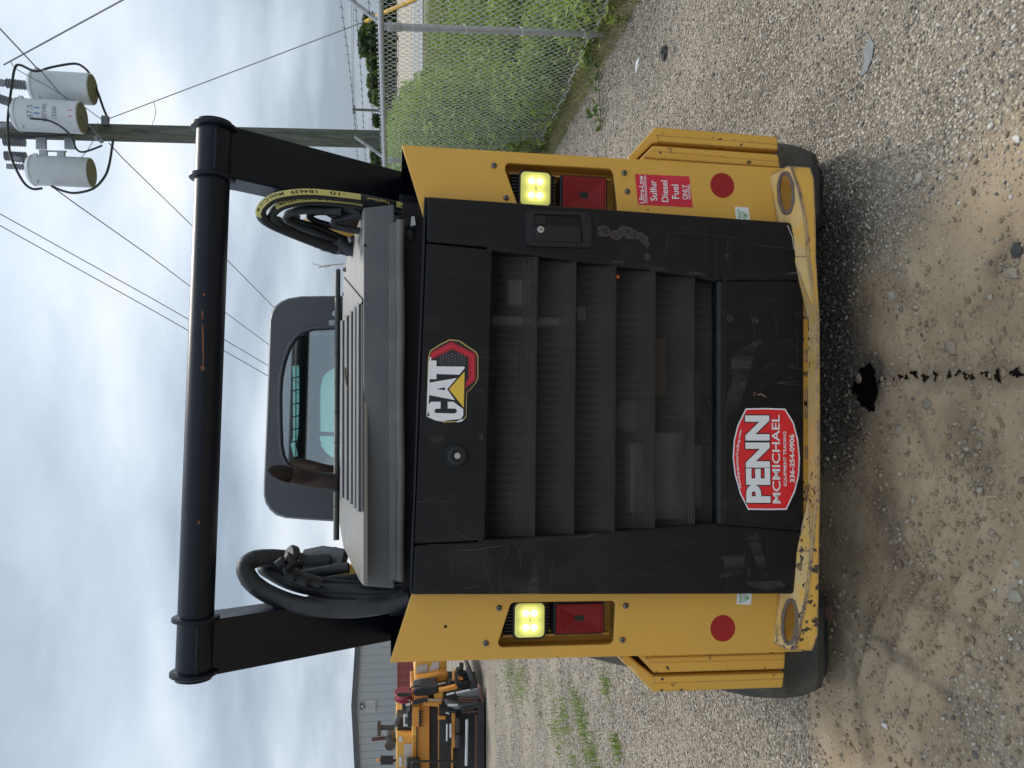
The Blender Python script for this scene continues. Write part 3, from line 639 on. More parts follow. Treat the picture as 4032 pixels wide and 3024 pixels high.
build('fan_hub', MB().lathe(q(2482, 1640, 0.05), (0, 1, 0), [(0.035, 0), (0.045, 0.006), (0.05, 0.05)], 28), paint('hub_grey', (0.09, 0.09, 0.085), 0.6, 0.2, 8), L, smooth=40)
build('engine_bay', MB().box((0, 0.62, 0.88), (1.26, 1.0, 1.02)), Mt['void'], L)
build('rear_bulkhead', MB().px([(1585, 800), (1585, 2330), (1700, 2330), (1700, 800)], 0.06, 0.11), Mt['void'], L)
# yellow sill under the door and its tabs
mb = MB().px([(3150, 1040), (3150, 2100), (3190, 2100), (3190, 1040)], -0.048, -0.002); sl = build('door_sill', mb, Mt['yellow_worn'], L)
for y in (1233, 1401, 1558, 1623, 1781, 1938, 2080):
    p = q(3174, y, -0.05); build('sill_tab', MB().box(p, (0.036, 0.008, 0.007)), Mt['yellow_worn'], sl, 0.0015)
build('sill_hole', MB().box(q(3172, 1588, -0.049), (0.014, 0.004, 0.008)), Mt['void'], sl)
# the door's lower cut: dark underside
# --- bumper: folded plate with tie-down eyes
def lin(pts):
    A = np.array([[p[0], p[1], 1] for p in pts]); b_ = np.array([p[2] for p in pts]); c_, *_ = np.linalg.lstsq(A, b_, rcond=None)
    return lambda x, y: float(c_[0] * x + c_[1] * y + c_[2])
mb = MB(); RIM = []; ENDS = []
for s, up, ridge, hole in ((1, [(3027, 688), (3066, 890), (3120, 1010)], [(3116, 655), (3143, 736), (3165, 827), (3177, 920), (3183, 1010)], (3095, 760, 29, 80, 0.05)),
                           (-1, [(3041, 2532), (3070, 2330), (3135, 2170)], [(3128, 2560), (3150, 2469), (3171, 2369), (3183, 2300), (3196, 2170)], (3110, 2449, 28, 86, -0.05))):
    dep = lin([(up[0][0], up[0][1], -0.004), (up[1][0], up[1][1], -0.004), (ridge[1][0], ridge[1][1], -0.08), (ridge[3][0], ridge[3][1], -0.115)])
    outer = [up[0], (up[0][0] + 35, up[0][1] - 14 * s), (ridge[0][0] - 14, ridge[0][1] - 3 * s)] + ridge + up[::-1][:-1]
    H = [(hole[0] + hole[2] * math.cos(a) + hole[4] * hole[3] * math.sin(a), hole[1] + hole[3] * math.sin(a)) for a in [2 * math.pi * k_ / 28 for k_ in range(28)]]
    ENDS.append((q(*up[2], dep(*up[2])), q(*ridge[4], dep(*ridge[4]))))
    RIM.append([q(x, y, dep(x, y)) for x, y in H])
    mb.plate([q(x, y, dep(x, y)) for x, y in outer], [[q(x, y, dep(x, y)) for x, y in H]], lambda p: Vector((p.x, p.y + 0.018, p.z - 0.012)))
Ru, Lu = ENDS[0][0], ENDS[1][0]; A, B = ENDS[0][1], ENDS[1][1]
C, Dd = q(3214, 1250, -0.142), q(3216, 1950, -0.145)
Cu, Du = q(3180, 1250, -0.062), q(3181, 1950, -0.062)
lower = lambda p: p + Vector((0, 0.006, -0.010))
up4, dn4 = [Ru, Cu, Du, Lu], [A, C, Dd, B]
vs_ = up4 + dn4 + [lower(p) for p in up4] + [lower(p) for p in dn4]
fs_ = []
for i in range(3): fs_ += [(i, i + 1, i + 5, i + 4), (i + 8, i + 12, i + 13, i + 9), (i + 4, i + 5, i + 13, i + 12), (i, i + 8, i + 9, i + 1)]
fs_ += [(0, 4, 12, 8), (3, 11, 15, 7)]; mb.add(vs_, fs_)
bp = build('bumper', mb, Mt['yellow_worn'], L, 0.003)
for P in RIM: build('eye_rim', MB().tube([p + Vector((0, -0.001, 0.0005)) for p in P], [0.0042 + 0.0022 * math.sin(k_ * 0.9) ** 2 for k_ in range(len(P))], 7, closed=True), paint('worn_eye_steel', (0.135, 0.105, 0.088), 0.7, 0.3, 60), bp, smooth=60)
mb = MB()
rr = [(3116, 655, -0.06), (3143, 736, -0.0805), (3165, 827, -0.10), (3177, 920, -0.117), (3183, 1010, -0.124), (3214, 1250, -0.1435), (3216, 1600, -0.146), (3216, 1950, -0.1465), (3196, 2170, -0.132), (3183, 2300, -0.114), (3171, 2369, -0.10), (3150, 2469, -0.0805), (3128, 2560, -0.06)]
lo = [(3189, 660, -0.06), (3204, 706, -0.0805), (3209, 827, -0.10), (3211, 920, -0.117), (3212, 1010, -0.124), (3226, 1250, -0.1435), (3228, 1600, -0.146), (3228, 1950, -0.1465), (3224, 2170, -0.132), (3223, 2300, -0.114), (3222, 2369, -0.10), (3219, 2500, -0.0805), (3198, 2563, -0.06)]
n_ = len(rr); vs_ = []
for r_, l_ in zip(rr, lo):
    a, b = q(*r_) + Vector((0, -0.003, 0)), q(*l_) + Vector((0, -0.003, 0)); vs_ += [a, b, b + Vector((0, 0.014, 0)), a + Vector((0, 0.014, 0))]
fs_ = [(0, 1, 2, 3), tuple(4 * (n_ - 1) + k_ for k_ in (3, 2, 1, 0))]
for i in range(n_ - 1): fs_ += [(4 * i + k_, 4 * i + (k_ + 1) % 4, 4 * i + 4 + (k_ + 1) % 4, 4 * i + 4 + k_) for k_ in range(4)]
mb.add(vs_, fs_)
build('bumper_lip', mb, Mt['yellow_worn'], bp, 0.002)
mb = MB().box((0, 0.16, 0.30), (1.30, 0.24, 0.03)); build('belly_plate', mb, Mt['black'], L)
# --- stepped guards beside the posts
G_ = [[(2474, 618), (2512, 576), (2580, 498), (3062, 537), (3066, 594), (2590, 562), (2570, 565), (2518, 616), (2500, 634), (2474, 632)], [(2518, 626), (2572, 571), (3066, 607), (3076, 668), (2500, 650)],
      [(2441, 2589), (2464, 2620), (2490, 2628), (2510, 2661), (2571, 2727), (3084, 2709), (3090, 2645), (2573, 2660), (2510, 2610), (2470, 2575)], [(2515, 2585), (2577, 2651), (3091, 2635), (3094, 2558), (2490, 2572)]]
for i, pts in enumerate(G_):
    o_ = i % 2 == 0
    g = build('track_guard', MB().px(pts, 0.048 if o_ else 0.034, 0.30), Mt['yellow_guard'], L, 0.006, seg=3)
    # the folded half of each guard stands a few millimetres proud
    y0 = {0: (2585, 530, 3063, 566, 3065, 591, 2592, 559), 1: (2560, 590, 3068, 634, 3072, 660, 2535, 622), 2: (2573, 2693, 3086, 2676, 3089, 2648, 2575, 2662), 3: (2560, 2612, 3092, 2600, 3093, 2572, 2540, 2588)}[i]
    build('guard_fold', MB().px([y0[0:2], y0[2:4], y0[4:6], y0[6:8]], (0.048 if o_ else 0.034) - 0.004, 0.10), Mt['yellow_guard'], g, 0.003)
# --- rubber tracks
def track_loop():
    arcs = [((0.318, 0.256), 0.206, 146, 270), ((1.62, 0.262), 0.212, 270, 400), ((0.80, 0.62), 0.25, 80, 146)]
    P = []
    for (cy_, cz_), r, a0, a1 in arcs:
        for k_ in range(13):
            a = math.radians(a0 + (a1 - a0) * k_ / 12); P.append((cy_ + r * math.cos(a), cz_ + r * math.sin(a)))
    out = []                                     # even spacing
    n = len(P)
    for i in range(n):
        a, b = P[i], P[(i + 1) % n]; d_ = math.dist(a, b); m_ = max(1, round(d_ / 0.05))
        for k_ in range(m_): out.append((a[0] + (b[0] - a[0]) * k_ / m_, a[1] + (b[1] - a[1]) * k_ / m_))
    return out
TL = track_loop(); n = len(TL)
cyz = (0.85, 0.36)
for s, xo in ((1, 0.842), (-1, -0.888)):
    xi = 0.60 * s
    prof_ = [(xi, 0.0), (xi + 0.02 * s, 0.022), (xo - 0.06 * s, 0.022), (xo - 0.02 * s, 0.012), (xo, -0.012), (xo - 0.008 * s, -0.035), (xi, -0.035)]
    mb = MB(); vs_, fs_ = [], []
    for i, (y, z) in enumerate(TL):
        y2, z2 = TL[(i + 1) % n]; y1, z1 = TL[i - 1]; ty, tz = y2 - y1, z2 - z1; l_ = math.hypot(ty, tz); ny, nz_ = tz / l_, -ty / l_
        if (y - cyz[0]) * ny + (z - cyz[1]) * nz_ < 0: ny, nz_ = -ny, -nz_
        lug = 0.004 if (i // 2) % 2 else -0.014
        for k_, (x, h) in enumerate(prof_):
            hh = h + (lug if k_ in (1, 2, 3) else 0); vs_.append((x, y + ny * hh, z + nz_ * hh))
    m_ = len(prof_)
    for i in range(n):
        j = (i + 1) % n
        for k_ in range(m_): fs_.append((i * m_ + k_, i * m_ + (k_ + 1) % m_, j * m_ + (k_ + 1) % m_, j * m_ + k_))
    mb.add(vs_, fs_)
    tk = build('rubber_track', mb, Mt['rubber'], L, smooth=28)
    for (cy_, cz_), r in (((0.318, 0.256), 0.17), ((1.62, 0.262), 0.17), ((0.80, 0.62), 0.20), ((0.7, 0.2), 0.10), ((0.95, 0.2), 0.10), ((1.2, 0.2), 0.10)):
        mb = MB().lathe((xi + 0.03 * s, cy_, cz_), (s, 0, 0), [(r, 0), (r, abs(xo - xi) - 0.07), (r * 0.4, abs(xo - xi) - 0.05)], 24)
        build('track_wheel', mb, Mt['black'], tk, smooth=40)
    build('track_frame', MB().box((xi + 0.07 * s, 0.85, 0.38), (0.10, 1.3, 0.24)), Mt['yellow'], tk, 0.01)
# --- engine hood
hf = [(1431, 818), (1552, 804), (1553, 2318), (1430, 2308)]
mb = MB().px(hf, 0.02, 0.045)
hood = build('hood', mb, Mt['hood'], L, 0.004)
P0 = q(1430.5, 1560, 0.02); HN = Vector((0, -0.15, 1)).normalized()
def hq(x, y, lift=0.0): return qpl(x, y, P0 + HN * lift, HN)
edge_ = [(1430, 820), (1374, 990), (1352, 1075), (1346, 1400), (1340, 1800), (1336, 2060), (1352, 2154), (1413, 2284), (1430, 2306)]
T_ = [hq(*p) for p in edge_]
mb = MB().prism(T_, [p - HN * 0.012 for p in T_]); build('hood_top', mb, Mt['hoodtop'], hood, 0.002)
def hstrip(mb, xa, xb, ya, yb, h0, h1):
    "raised bar across the hood between two pixel rows of its surface"
    a = [hq(xa, ya), hq(xa, yb), hq(xb, yb), hq(xb, ya)]
    return mb.prism([p + HN * h1 for p in a], [p + HN * h0 for p in a])
ysR = [1262, 1240, 1224, 1206, 1192]; ysL = [1958, 1968, 1984, 2000, 2014]
rows = [1354, 1372, 1390, 1406, 1420]
for i, x in enumerate(rows):
    w = 5.5
    build('hood_slat', hstrip(MB(), x - w, x + w - 3.5, ysR[i], ysL[i], 0.0, 0.008), Mt['hood'], hood, 0.002)
    hstrip_ = hstrip(MB(), x + w - 3.5, x + w + 5, ysR[i], ysL[i], 0.0005, 0.0015); build('hood_slot', hstrip_, Mt['void'], hood)
# end plates of the slat field, cut in steps
mb = MB()
mb.prism([hq(*p, 0.006) for p in ((1351, 1090), (1349, 1250), (1356, 1262), (1374, 1240), (1392, 1222), (1408, 1205), (1424, 1192), (1426, 1180))], [hq(*p, 0.001) for p in ((1351, 1090), (1349, 1250), (1356, 1262), (1374, 1240), (1392, 1222), (1408, 1205), (1424, 1192), (1426, 1180))])
build('hood_plate', mb, Mt['hoodtop'], hood, 0.001)
for p in ((1361, 1062), (1359, 1158)):
    build('hood_bolt', MB().lathe(hq(*p), HN, [(0.009, 0), (0.009, 0.004), (0.006, 0.004), (0.006, 0.010)], 6), Mt['bolt'], hood)
# hinge tube at the hood's far edge
a, b = hq(1336, 1064), hq(1331, 2126); a += HN * 0.006; b += HN * 0.006
hg = build('hood_hinge', MB().tube([a, b], 0.0105, 14), paint('hinge_grey', (0.05, 0.055, 0.05), 0.5, 0.2, 10, film=0.2), hood, smooth=40)
mb = MB()
for k_ in range(1, 9):
    t_ = k_ / 9; p = a.lerp(b, t_); dv = (b - a).normalized(); build('hinge_gap', MB().tube([p - dv * 0.0012, p + dv * 0.0012], 0.0112, 14), Mt['void'], hood)
# lip and rubber seal below the hood face
mb = MB().px([(1531, 876), (1572, 874), (1572, 2283), (1530, 2283)], 0.014, 0.02); build('hood_lip', mb, Mt['seal'], hood, 0.002)
pts = [q(1576 + 2 * math.sin(y * 0.011) , y, 0.012) for y in np.linspace(868, 2286, 30)]
build('hood_seal', MB().tube(pts, 0.0122, 12), Mt['seal'], hood, smooth=50)
for y in (880, 925): build('bay_bolt', MB().lathe(q(1618 if y > 900 else 1598, y, 0.058), (0, -1, 0), [(0.014, 0), (0.014, 0.003), (0.010, 0.006)], 20), Mt['blackp'], L, smooth=40)
build('seal_bracket', MB().px([(1620, 852), (1632, 852), (1637, 885), (1616, 890)], 0.03, 0.05), Mt['galv'], L)
for p in ((1435, 2142), (1438, 966)): build('hood_notch', MB().box(q(*p, 0.0195), (0.007, 0.002, 0.007)), Mt['void'], hood)

# --- lift-arm towers and cross tube
ZT = 1.905
def ty(z): return (ZT - z) * 0.61
for s in (1, -1):
    xo, xi = 0.7255 * s, 0.583 * s
    zs = [1.955, 1.905, 1.6, 1.25]
    front = [Vector((xo, ty(z) if z < 1.95 else -0.02, z)) for z in zs] + [Vector((xi, ty(z) if z < 1.95 else -0.02, z)) for z in zs[::-1]]
    back = [p + Vector((0, 0.125, 0.0)) for p in front]
    arm = build('lift_arm_tower', MB().prism(front, back), Mt['black'], L, 0.004)
    # the arm runs on forward beside the cab
    pr = [Vector((xi * 1.02, 0.14, 1.78)), Vector((xi * 1.02, 1.0, 1.42)), Vector((xi * 1.02, 2.3, 1.05)), Vector((xi * 1.02, 2.3, 0.92)), Vector((xi * 1.02, 1.0, 1.22)), Vector((xi * 1.02, 0.3, 1.42))]
    build('lift_arm', MB().prism(pr, [Vector((xo * 0.985, p.y, p.z)) for p in pr]), Mt['black'], arm, 0.006)
    # weld bar under the tube
    zb_ = q(849, 600 if s > 0 else 2540, -0.03).z
    build('weld_bar', MB().tube([(0.592 * s, -0.036, 1.928), (0.712 * s, -0.036, 1.928)], 0.0085, 8), Mt['black'], arm, smooth=50)
    # wear marks on the inner flange
    # flanges round the tube
    for xx in (0.714, 0.577):
        build('tube_flange', MB().lathe((xx * s - 0.006, 0, 1.943), (1, 0, 0), [(0.055, 0), (0.0585, 0.002), (0.0585, 0.010), (0.055, 0.012)], 40), Mt['black'], L, smooth=35)
    build('tube_end', MB().lathe((0.72 * s, 0, 1.943), (s, 0, 0), [(0.045, 0), (0.045, 0.010), (0.040, 0.012)], 32), Mt['black'], L, smooth=35)
    # pin boss on the tower's inner face
    if s > 0: build('arm_boss', MB().lathe((0.582 * s, 0.14, 1.775), (-s, 0, 0), [(0.032, 0), (0.032, 0.012), (0.014, 0.013), (0.011, 0.020)], 28), Mt['black'], arm, smooth=35)
build('cross_tube', MB().tube([(-0.71, 0, 1.943), (0.71, 0, 1.943)], 0.0445, 48), Mt['black'], L, smooth=40)
mb = MB()
for (y, z0, w, h) in ((0.0, 0.0, 0, 0),): pass
rs = []
for (x, y, a, b) in ((798, 1330, 4, 55), (800, 1400, 3, 60), (797, 1240, 3, 20), (803, 1160, 5, 6), (797, 1450, 8, 10)):
    pts = []
    for j in range(14):
        an = j * 2 * math.pi / 14; px_, py_ = x + a * math.sin(an) * (1 + 0.4 * math.sin(5 * j)), y + b * math.cos(an)
        p = q(px_, py_, -0.0445); dz = max(-0.04, min(0.04, p.z - 1.943)); p = Vector((p.x, -math.sqrt(0.0445 ** 2 - dz * dz) - 0.0006, 1.943 + dz)); pts.append(p)
    mb.add(pts, [tuple(range(14))])
build('rust_scrape', mb, paint('rust_scrape', (0.17, 0.065, 0.03), 0.8, 0.4, 90), L)

# --- yellow chassis pieces and dark fill behind the hoses
build('chassis_rib', MB().px([(1190, 855), (1290, 890), (1400, 890), (1440, 860), (1440, 1000), (1310, 925)], 0.62, 0.66), Mt['yellow'], L, 0.004)
build('chassis_rib', MB().px([(1230, 2255), (1440, 2215), (1440, 2330), (1250, 2300)], 0.62, 0.66), Mt['yellow'], L, 0.004)
for s in (1, -1):
    build('inner_frame', MB().box((0.60 * s, 0.62, 1.30), (0.10, 0.7, 0.30)), Mt['black'], L, 0.005)
# --- hydraulic hoses
T2 = (600, 300, 0.4973); T9 = (600, 1900, 0.5123); T10 = (1250, 700, 0.2411); T11 = (1250, 2050, 0.2411)
def hose(C_, pts, r, d0=0.28, d1=0.28, mat='hose', name='hydraulic_hose', nn=10, parent=None):
    P = []
    for i, p in enumerate(pts):
        d = p[2] if len(p) > 2 else d0 + (d1 - d0) * i / (len(pts) - 1)
        P.append(q(*sub(C_, p[0], p[1]), d))
    return build(name, MB().tube(smooth_path(P, 7), r, nn), Mt[mat], parent or L, smooth=60)
def ring(C_, pts, r, L0, L1, d, mat):
    "printed band round a hose: a slightly larger sleeve over part of its length"
    return hose(C_, pts, r, d, d, mat, 'hose_band')
# right-hand bundle
R1 = [(2150, 1110, 0.17), (2000, 1045, 0.15), (1800, 1000, 0.12), (1600, 965, 0.09), (1250, 930, 0.035), (1000, 955, 0.01), (890, 1018, 0.01), (858, 1085, 0.03), (905, 1150, 0.08), (1060, 1225, 0.14), (1300, 1320, 0.20), (1450, 1375, 0.24)]
h1 = hose(T2, R1, 0.0145, 0.10, 0.20)
def band(pts, r, d0, d1, a, b, parent, lift=-0.0035, up=0.35, txt=None, sign=1, bare=False):
    "raised printed stripe lying on the camera side of a hose"
    P = smooth_path([q(*sub(T2, p[0], p[1]), p[2] if len(p) > 2 else d0 + (d1 - d0) * i / (len(pts) - 1)) for i, p in enumerate(pts)], 7)
    n_ = len(P); i0, i1 = int(a * (n_ - 1)), int(b * (n_ - 1)); A_, B_ = [], []
    vs_ = []; fs_ = []
    for i in range(i0, i1 + 1):
        t_ = (P[min(i + 1, n_ - 1)] - P[max(i - 1, 0)]).normalized(); side = t_.cross(Vector((0, 1, 0))).normalized(); out_ = side.cross(t_).normalized()
        if out_.y > 0: out_ = -out_
        for an in (-0.75, -0.33, 0.09, 0.5): vs_.append(P[i] + (out_ * math.cos(an) + side * math.sin(an)) * (r + 0.0006))
    for i in range(i1 - i0):
        for k_ in range(3): fs_.append((i * 4 + k_, i * 4 + k_ + 1, i * 4 + k_ + 5, i * 4 + k_ + 4))
    o = None if bare else build('hose_band', MB().add(vs_, fs_), Mt['sthose'], parent, smooth=60)
    if txt:
        mb = MB(); m_ = i1 - i0
        V, Fa = text_raw(txt, 0.01); lo_, hi_ = V.min(0), V.max(0)
        pv = []
        for v in V:
            u = (v[0] - lo_[0]) / (hi_[0] - lo_[0]); w_ = (v[1] - lo_[1]) / (hi_[1] - lo_[1])
            f = i0 + (0.1 + 0.8 * u) * m_; i = min(int(f), n_ - 2); p = P[i].lerp(P[i + 1], f - i); t_ = (P[i + 1] - P[i]).normalized()
            side = t_.cross(Vector((0, 1, 0))).normalized(); out_ = side.cross(t_).normalized()
            if out_.y > 0: out_ = -out_
            an = -0.42 + 0.64 * (w_ if sign > 0 else 1 - w_)
            pv.append(p + (out_ * math.cos(an) + side * math.sin(an)) * (r + 0.0012))
        mb.add(pv, Fa); build('lettering', mb, Mt['sthose' if bare else 'stblack'], parent)
    return o
band(R1, 0.0145, 0.10, 0.20, 0.0, 0.13, h1, txt='CAT')
band(R1, 0.0145, 0.10, 0.20, 0.265, 0.64, h1, txt='-10   184639   MSHA IC-101/36')
band(R1, 0.0145, 0.10, 0.20, 0.145, 0.255, h1, txt='ToughGuard', bare=True)
R2 = [(1800, 1060, 0.15), (1580, 1008, 0.11), (1250, 985, 0.06), (1060, 1015, 0.045), (975, 1060, 0.05), (950, 1110, 0.07), (1010, 1180, 0.12), (1200, 1270, 0.19), (1420, 1340, 0.24)]
h2 = hose(T2, R2, 0.0128, 0.14, 0.24); band(R2, 0.0128, 0.14, 0.24, 0.10, 0.48, h2, txt='MSHA IC-101/36')
h3 = hose(T2, [(1500, 1075), (1250, 1060), (1100, 1080), (1060, 1120), (1110, 1165), (1300, 1240), (1460, 1310)], 0.012, 0.18, 0.28)
hose(T2, [(1650, 1110), (1520, 1125), (1440, 1150), (1445, 1180), (1520, 1205), (1640, 1225)], 0.0105, 0.20, 0.22)
hose(T2, [(1560, 1040), (1350, 1035), (1180, 1050), (1110, 1080), (1090, 1110), (1150, 1150), (1350, 1215), (1500, 1290)], 0.011, 0.22, 0.3)
hose(T2, [(1700, 1080), (1500, 1090), (1330, 1075), (1240, 1100), (1300, 1150), (1480, 1200)], 0.010, 0.26, 0.3)
hose(T2, [(1120, 1240), (1250, 1215), (1400, 1290), (1450, 1310)], 0.010, 0.44, 0.44)
hose(T2, [(2130, 1120), (1900, 1035), (1700, 1030), (1450, 1040), (1300, 1050)], 0.013, 0.16, 0.24)
hose(T2, [(1230, 1060), (1330, 1020), (1500, 1040), (1640, 1100)], 0.0105, 0.22, 0.2)
for p in ((1010, 1150, 0.40), (1130, 1120, 0.42)): build('hose_clamp', MB().tube([q(*sub(T2, p[0] - 25, p[1] - 12), p[2]), q(*sub(T2, p[0] + 28, p[1] + 14), p[2])], 0.0135, 14), Mt['blackp'], L, smooth=40)
cyl = build('hydraulic_cylinder', MB().tube([q(*sub(T2, 1290, 1320), 0.52), q(*sub(T2, 1560, 1380), 0.50)], [0.016, 0.020], 18), Mt['blackp'], L, smooth=40)
cyl2 = build('hydraulic_cylinder', MB().tube([q(*sub(T2, 1430, 1290), 0.46), q(*sub(T2, 1620, 1375), 0.44)], [0.026, 0.028], 20), Mt['blackp'], L, smooth=40)
build('cylinder_cap', MB().tube([q(*sub(T2, 1340, 1340), 0.48), q(*sub(T2, 1405, 1352), 0.48)], 0.018, 14), Mt['galv'], cyl, smooth=40)
build('port_bolt', MB().lathe(q(*sub(T2, 1450, 1385), 0.46), (0, 0, -1), [(0.011, 0), (0.011, 0.012)], 6), Mt['bolt'], cyl)
build('line_fitting', MB().tube([q(*sub(T2, 1575, 1275), 0.4), q(*sub(T2, 1590, 1310), 0.4)], 0.014, 12), Mt['bolt'], L, smooth=40)
# left-hand bundle: thick wrapped hoses
H1 = [(1990, 885), (1800, 935), (1560, 970), (1300, 965), (1080, 930), (880, 850), (760, 760), (715, 660), (770, 595), (900, 580), (1040, 590), (1150, 610)]
hL = hose(T9, H1, 0.0255, 0.06, 0.24, nn=14)
Pm = smooth_path([q(*sub(T9, p[0], p[1]), 0.06 + 0.18 * i / (len(H1) - 1)) for i, p in enumerate(H1)], 7)
for k_ in (4, 9, 13, 19, 24, 28, 34, 39, 43, 50, 57):
    build('tape_ridge', MB().tube([Pm[k_], Pm[k_] + (Pm[k_ + 1] - Pm[k_]).normalized() * 0.004], [0.0262, 0.0256], 14, caps=False), Mt['hose'], hL, smooth=60)
hose(T9, [(1950, 830), (1750, 845), (1500, 835), (1250, 820), (1050, 770), (900, 690), (860, 660), (900, 635), (980, 640)], 0.0195, 0.14, 0.28, nn=12)
hose(T9, [(1600, 800), (1450, 790), (1300, 770)], 0.018, 0.3, 0.44)
hose(T9, [(1360, 610), (1200, 620), (1100, 615), (1000, 620)], 0.026, 0.50, 0.48, nn=14)
hose(T9, [(1510, 655), (1380, 670), (1250, 695), (1130, 720)], 0.016, 0.24, 0.26)
hose(T9, [(1070, 600), (1050, 650), (1080, 700), (1180, 745), (1290, 775)], 0.018, 0.14, 0.16)
hose(T9, [(1900, 800), (1700, 800), (1480, 790), (1250, 770), (1080, 720), (980, 670), (960, 640), (1010, 620), (1100, 630)], 0.016, 0.24, 0.32)
hose(T9, [(1600, 740), (1450, 745), (1300, 750), (1180, 720), (1100, 690)], 0.015, 0.3, 0.32)
for p in ((1085, 570, 1060, 600, 0.022), (1020, 710, 1090, 740, 0.018), (1120, 740, 1190, 770, 0.018), (1240, 760, 1290, 785, 0.015), (960, 640, 1010, 600, 0.014)):
    build('hose_clamp', MB().tube([q(*sub(T9, p[0], p[1]), 0.12), q(*sub(T9, p[2], p[3]), 0.12)], p[4], 14), Mt['blackp'], L, smooth=40)
build('elbow_cap', MB().lathe(q(*sub(T9, 1095, 555), 0.13), (0.2, -0.5, 0.6), [(0.024, 0), (0.026, 0.012), (0.020, 0.02)], 20), Mt['blackp'], L, smooth=40)
cyl = build('hydraulic_cylinder', MB().tube([q(*sub(T9, 1170, 570), 0.55), q(*sub(T9, 1300, 560), 0.54), q(*sub(T9, 1480, 590), 0.52)], [0.024, 0.032, 0.034], 20), paint('cylinder_grey', (0.10, 0.11, 0.11), 0.4, 0.2, 10), L, smooth=40)
for p in ((1285, 530), (1335, 520), (1395, 518)): build('port_bolt', MB().lathe(q(*sub(T9, *p), 0.53), (0, 0, 1), [(0.011, -0.01), (0.011, 0.008)], 6), Mt['bolt'], cyl)

# --- cab
CY = 1.0
cab_o = [(1480, 1166), (1323, 1168), (1190, 1170), (1140, 1178), (1112, 1190), (1090, 1206), (1074, 1230), (1066, 1262), (1062, 1400), (1055, 1600), (1048, 1780), (1043, 1900), (1043, 1945), (1050, 1975), (1068, 2002), (1092, 2022), (1130, 2034), (1200, 2040), (1291, 2046), (1480, 2052)]
win = [(1460, 1287), (1316, 1287), (1235, 1291), (1190, 1304), (1160, 1330), (1137, 1365), (1116, 1425), (1104, 1490), (1100, 1560), (1101, 1660), (1104, 1750), (1112, 1795), (1128, 1828), (1155, 1850), (1200, 1862), (1300, 1868), (1460, 1870)]
O_ = [q(*p, CY) for p in cab_o]; Wn = [q(*p, CY) for p in win]
cb = build('cab', MB().plate(O_, [Wn[::-1]], lambda p: Vector((p.x, CY + 0.03, p.z))), Mt['cab'], L, 0.006)
mb = MB(); m_ = len(O_)                   # roof and sides as a swept shell, widening into a rolled rim
cxm = sum(p.x for p in O_) / m_
rings = [(CY + 0.001, 1.0, 0), (CY + 0.012, 1.012, 0.006), (CY + 0.05, 1.02, 0.012), (CY + 0.075, 1.036, 0.016), (CY + 1.0, 1.05, 0.11), (CY + 1.25, 1.05, 0.13), (CY + 1.25, 1.0, 0.10), (CY + 1.0, 0.99, 0.085), (CY + 0.035, 0.965, -0.012)]
vs_ = []
for y, sc_, dz in rings: vs_ += [Vector((cxm + (p.x - cxm) * sc_, y, p.z + dz * min(1, max(0, (p.z - 1.7) / 0.15)))) for p in O_]
fs_ = []
for i in range(len(rings) - 1):
    for k_ in range(m_ - 1): fs_.append((i * m_ + k_, i * m_ + k_ + 1, (i + 1) * m_ + k_ + 1, (i + 1) * m_ + k_))
build('cab_shell', MB().add(vs_, fs_), Mt['cab'], cb, smooth=35)
build('window_trim', MB().tube([p + Vector((0, -0.002, 0)) for p in Wn], 0.0075, 10), Mt['cab'], cb, smooth=60)
build('rear_window', MB().plate(Wn, [], lambda p: p + Vector((0, 0.005, 0))), Mt['glass'], cb)
bpy.data.objects['rear_window'].location.y = 0.014
# front wall with windscreen and roof light
FY = CY + 1.2
fo = [Vector((cxm + (p.x - cxm) * 0.985, FY, p.z + 0.01 + 0.10 * min(1, max(0, (p.z - 1.7) / 0.15)))) for p in O_]
ws = [(1430, 1435), (1311, 1450), (1290, 1463), (1270, 1485), (1261, 1527), (1260, 1600), (1261, 1696), (1258, 1736), (1266, 1760), (1281, 1781), (1306, 1800), (1430, 1822)]
sl_ = [(1150, 1440), (1177, 1437), (1178, 1560), (1174, 1700), (1166, 1752), (1172, 1796), (1156, 1800), (1143, 1752), (1153, 1725), (1152, 1560)]
hl1 = [q(*p, FY) for p in ws]; hl2 = [q(*p, FY) for p in sl_]
build('cab_front', MB().plate(fo, [hl1[::-1], hl2[::-1]], lambda p: Vector((p.x, FY + 0.02, p.z))), flat('cab_lining', (0.10, 0.105, 0.105), 0.7), cb)
build('windscreen', MB().plate(hl1, [], lambda p: p + Vector((0, 0.004, 0))), Mt['glass2'], cb)
build('roof_light', MB().plate(hl2, [], lambda p: p + Vector((0, 0.004, 0))), flat('x', (1, 1, 1)) if False else Mt['glass2'], cb)
mb = MB()
for y in (1487, 1537, 1590, 1640, 1690, 1738): mb.tube([q(1140, y + 4, FY - 0.01), q(1182, y - 4, FY - 0.01)], 0.004, 6)
mb.tube([q(1165, 1430, FY - 0.01), q(1165, 1810, FY - 0.01)], 0.003, 6)
build('guard_grid', mb, Mt['blackp'], cb)
build('mirror', MB().px(rrect(1197, 1258, 1512, 1738, 14), 1.75, 1.77), flat('dark_mirror', (0.10, 0.11, 0.11), 0.08, 1.0), cb, 0.004)
build('wiper_post', MB().tube([q(1262, 1708, FY - 0.02), q(1400, 1712, FY - 0.02)], 0.012, 8), Mt['blackp'], cb)
for a_, b_ in (((1180, 1430), (1262, 1500)), ((1180, 1812), (1262, 1740))): build('brace', MB().tube([q(*a_, FY - 0.15), q(*b_, FY - 0.05)], 0.006, 6), Mt['cab'], cb)
build('seat_back', MB().px(rrect(1345, 1480, 1400, 1780, 40), 1.5, 1.62), flat('seat_vinyl', (0.03, 0.03, 0.03), 0.6), cb, 0.02)
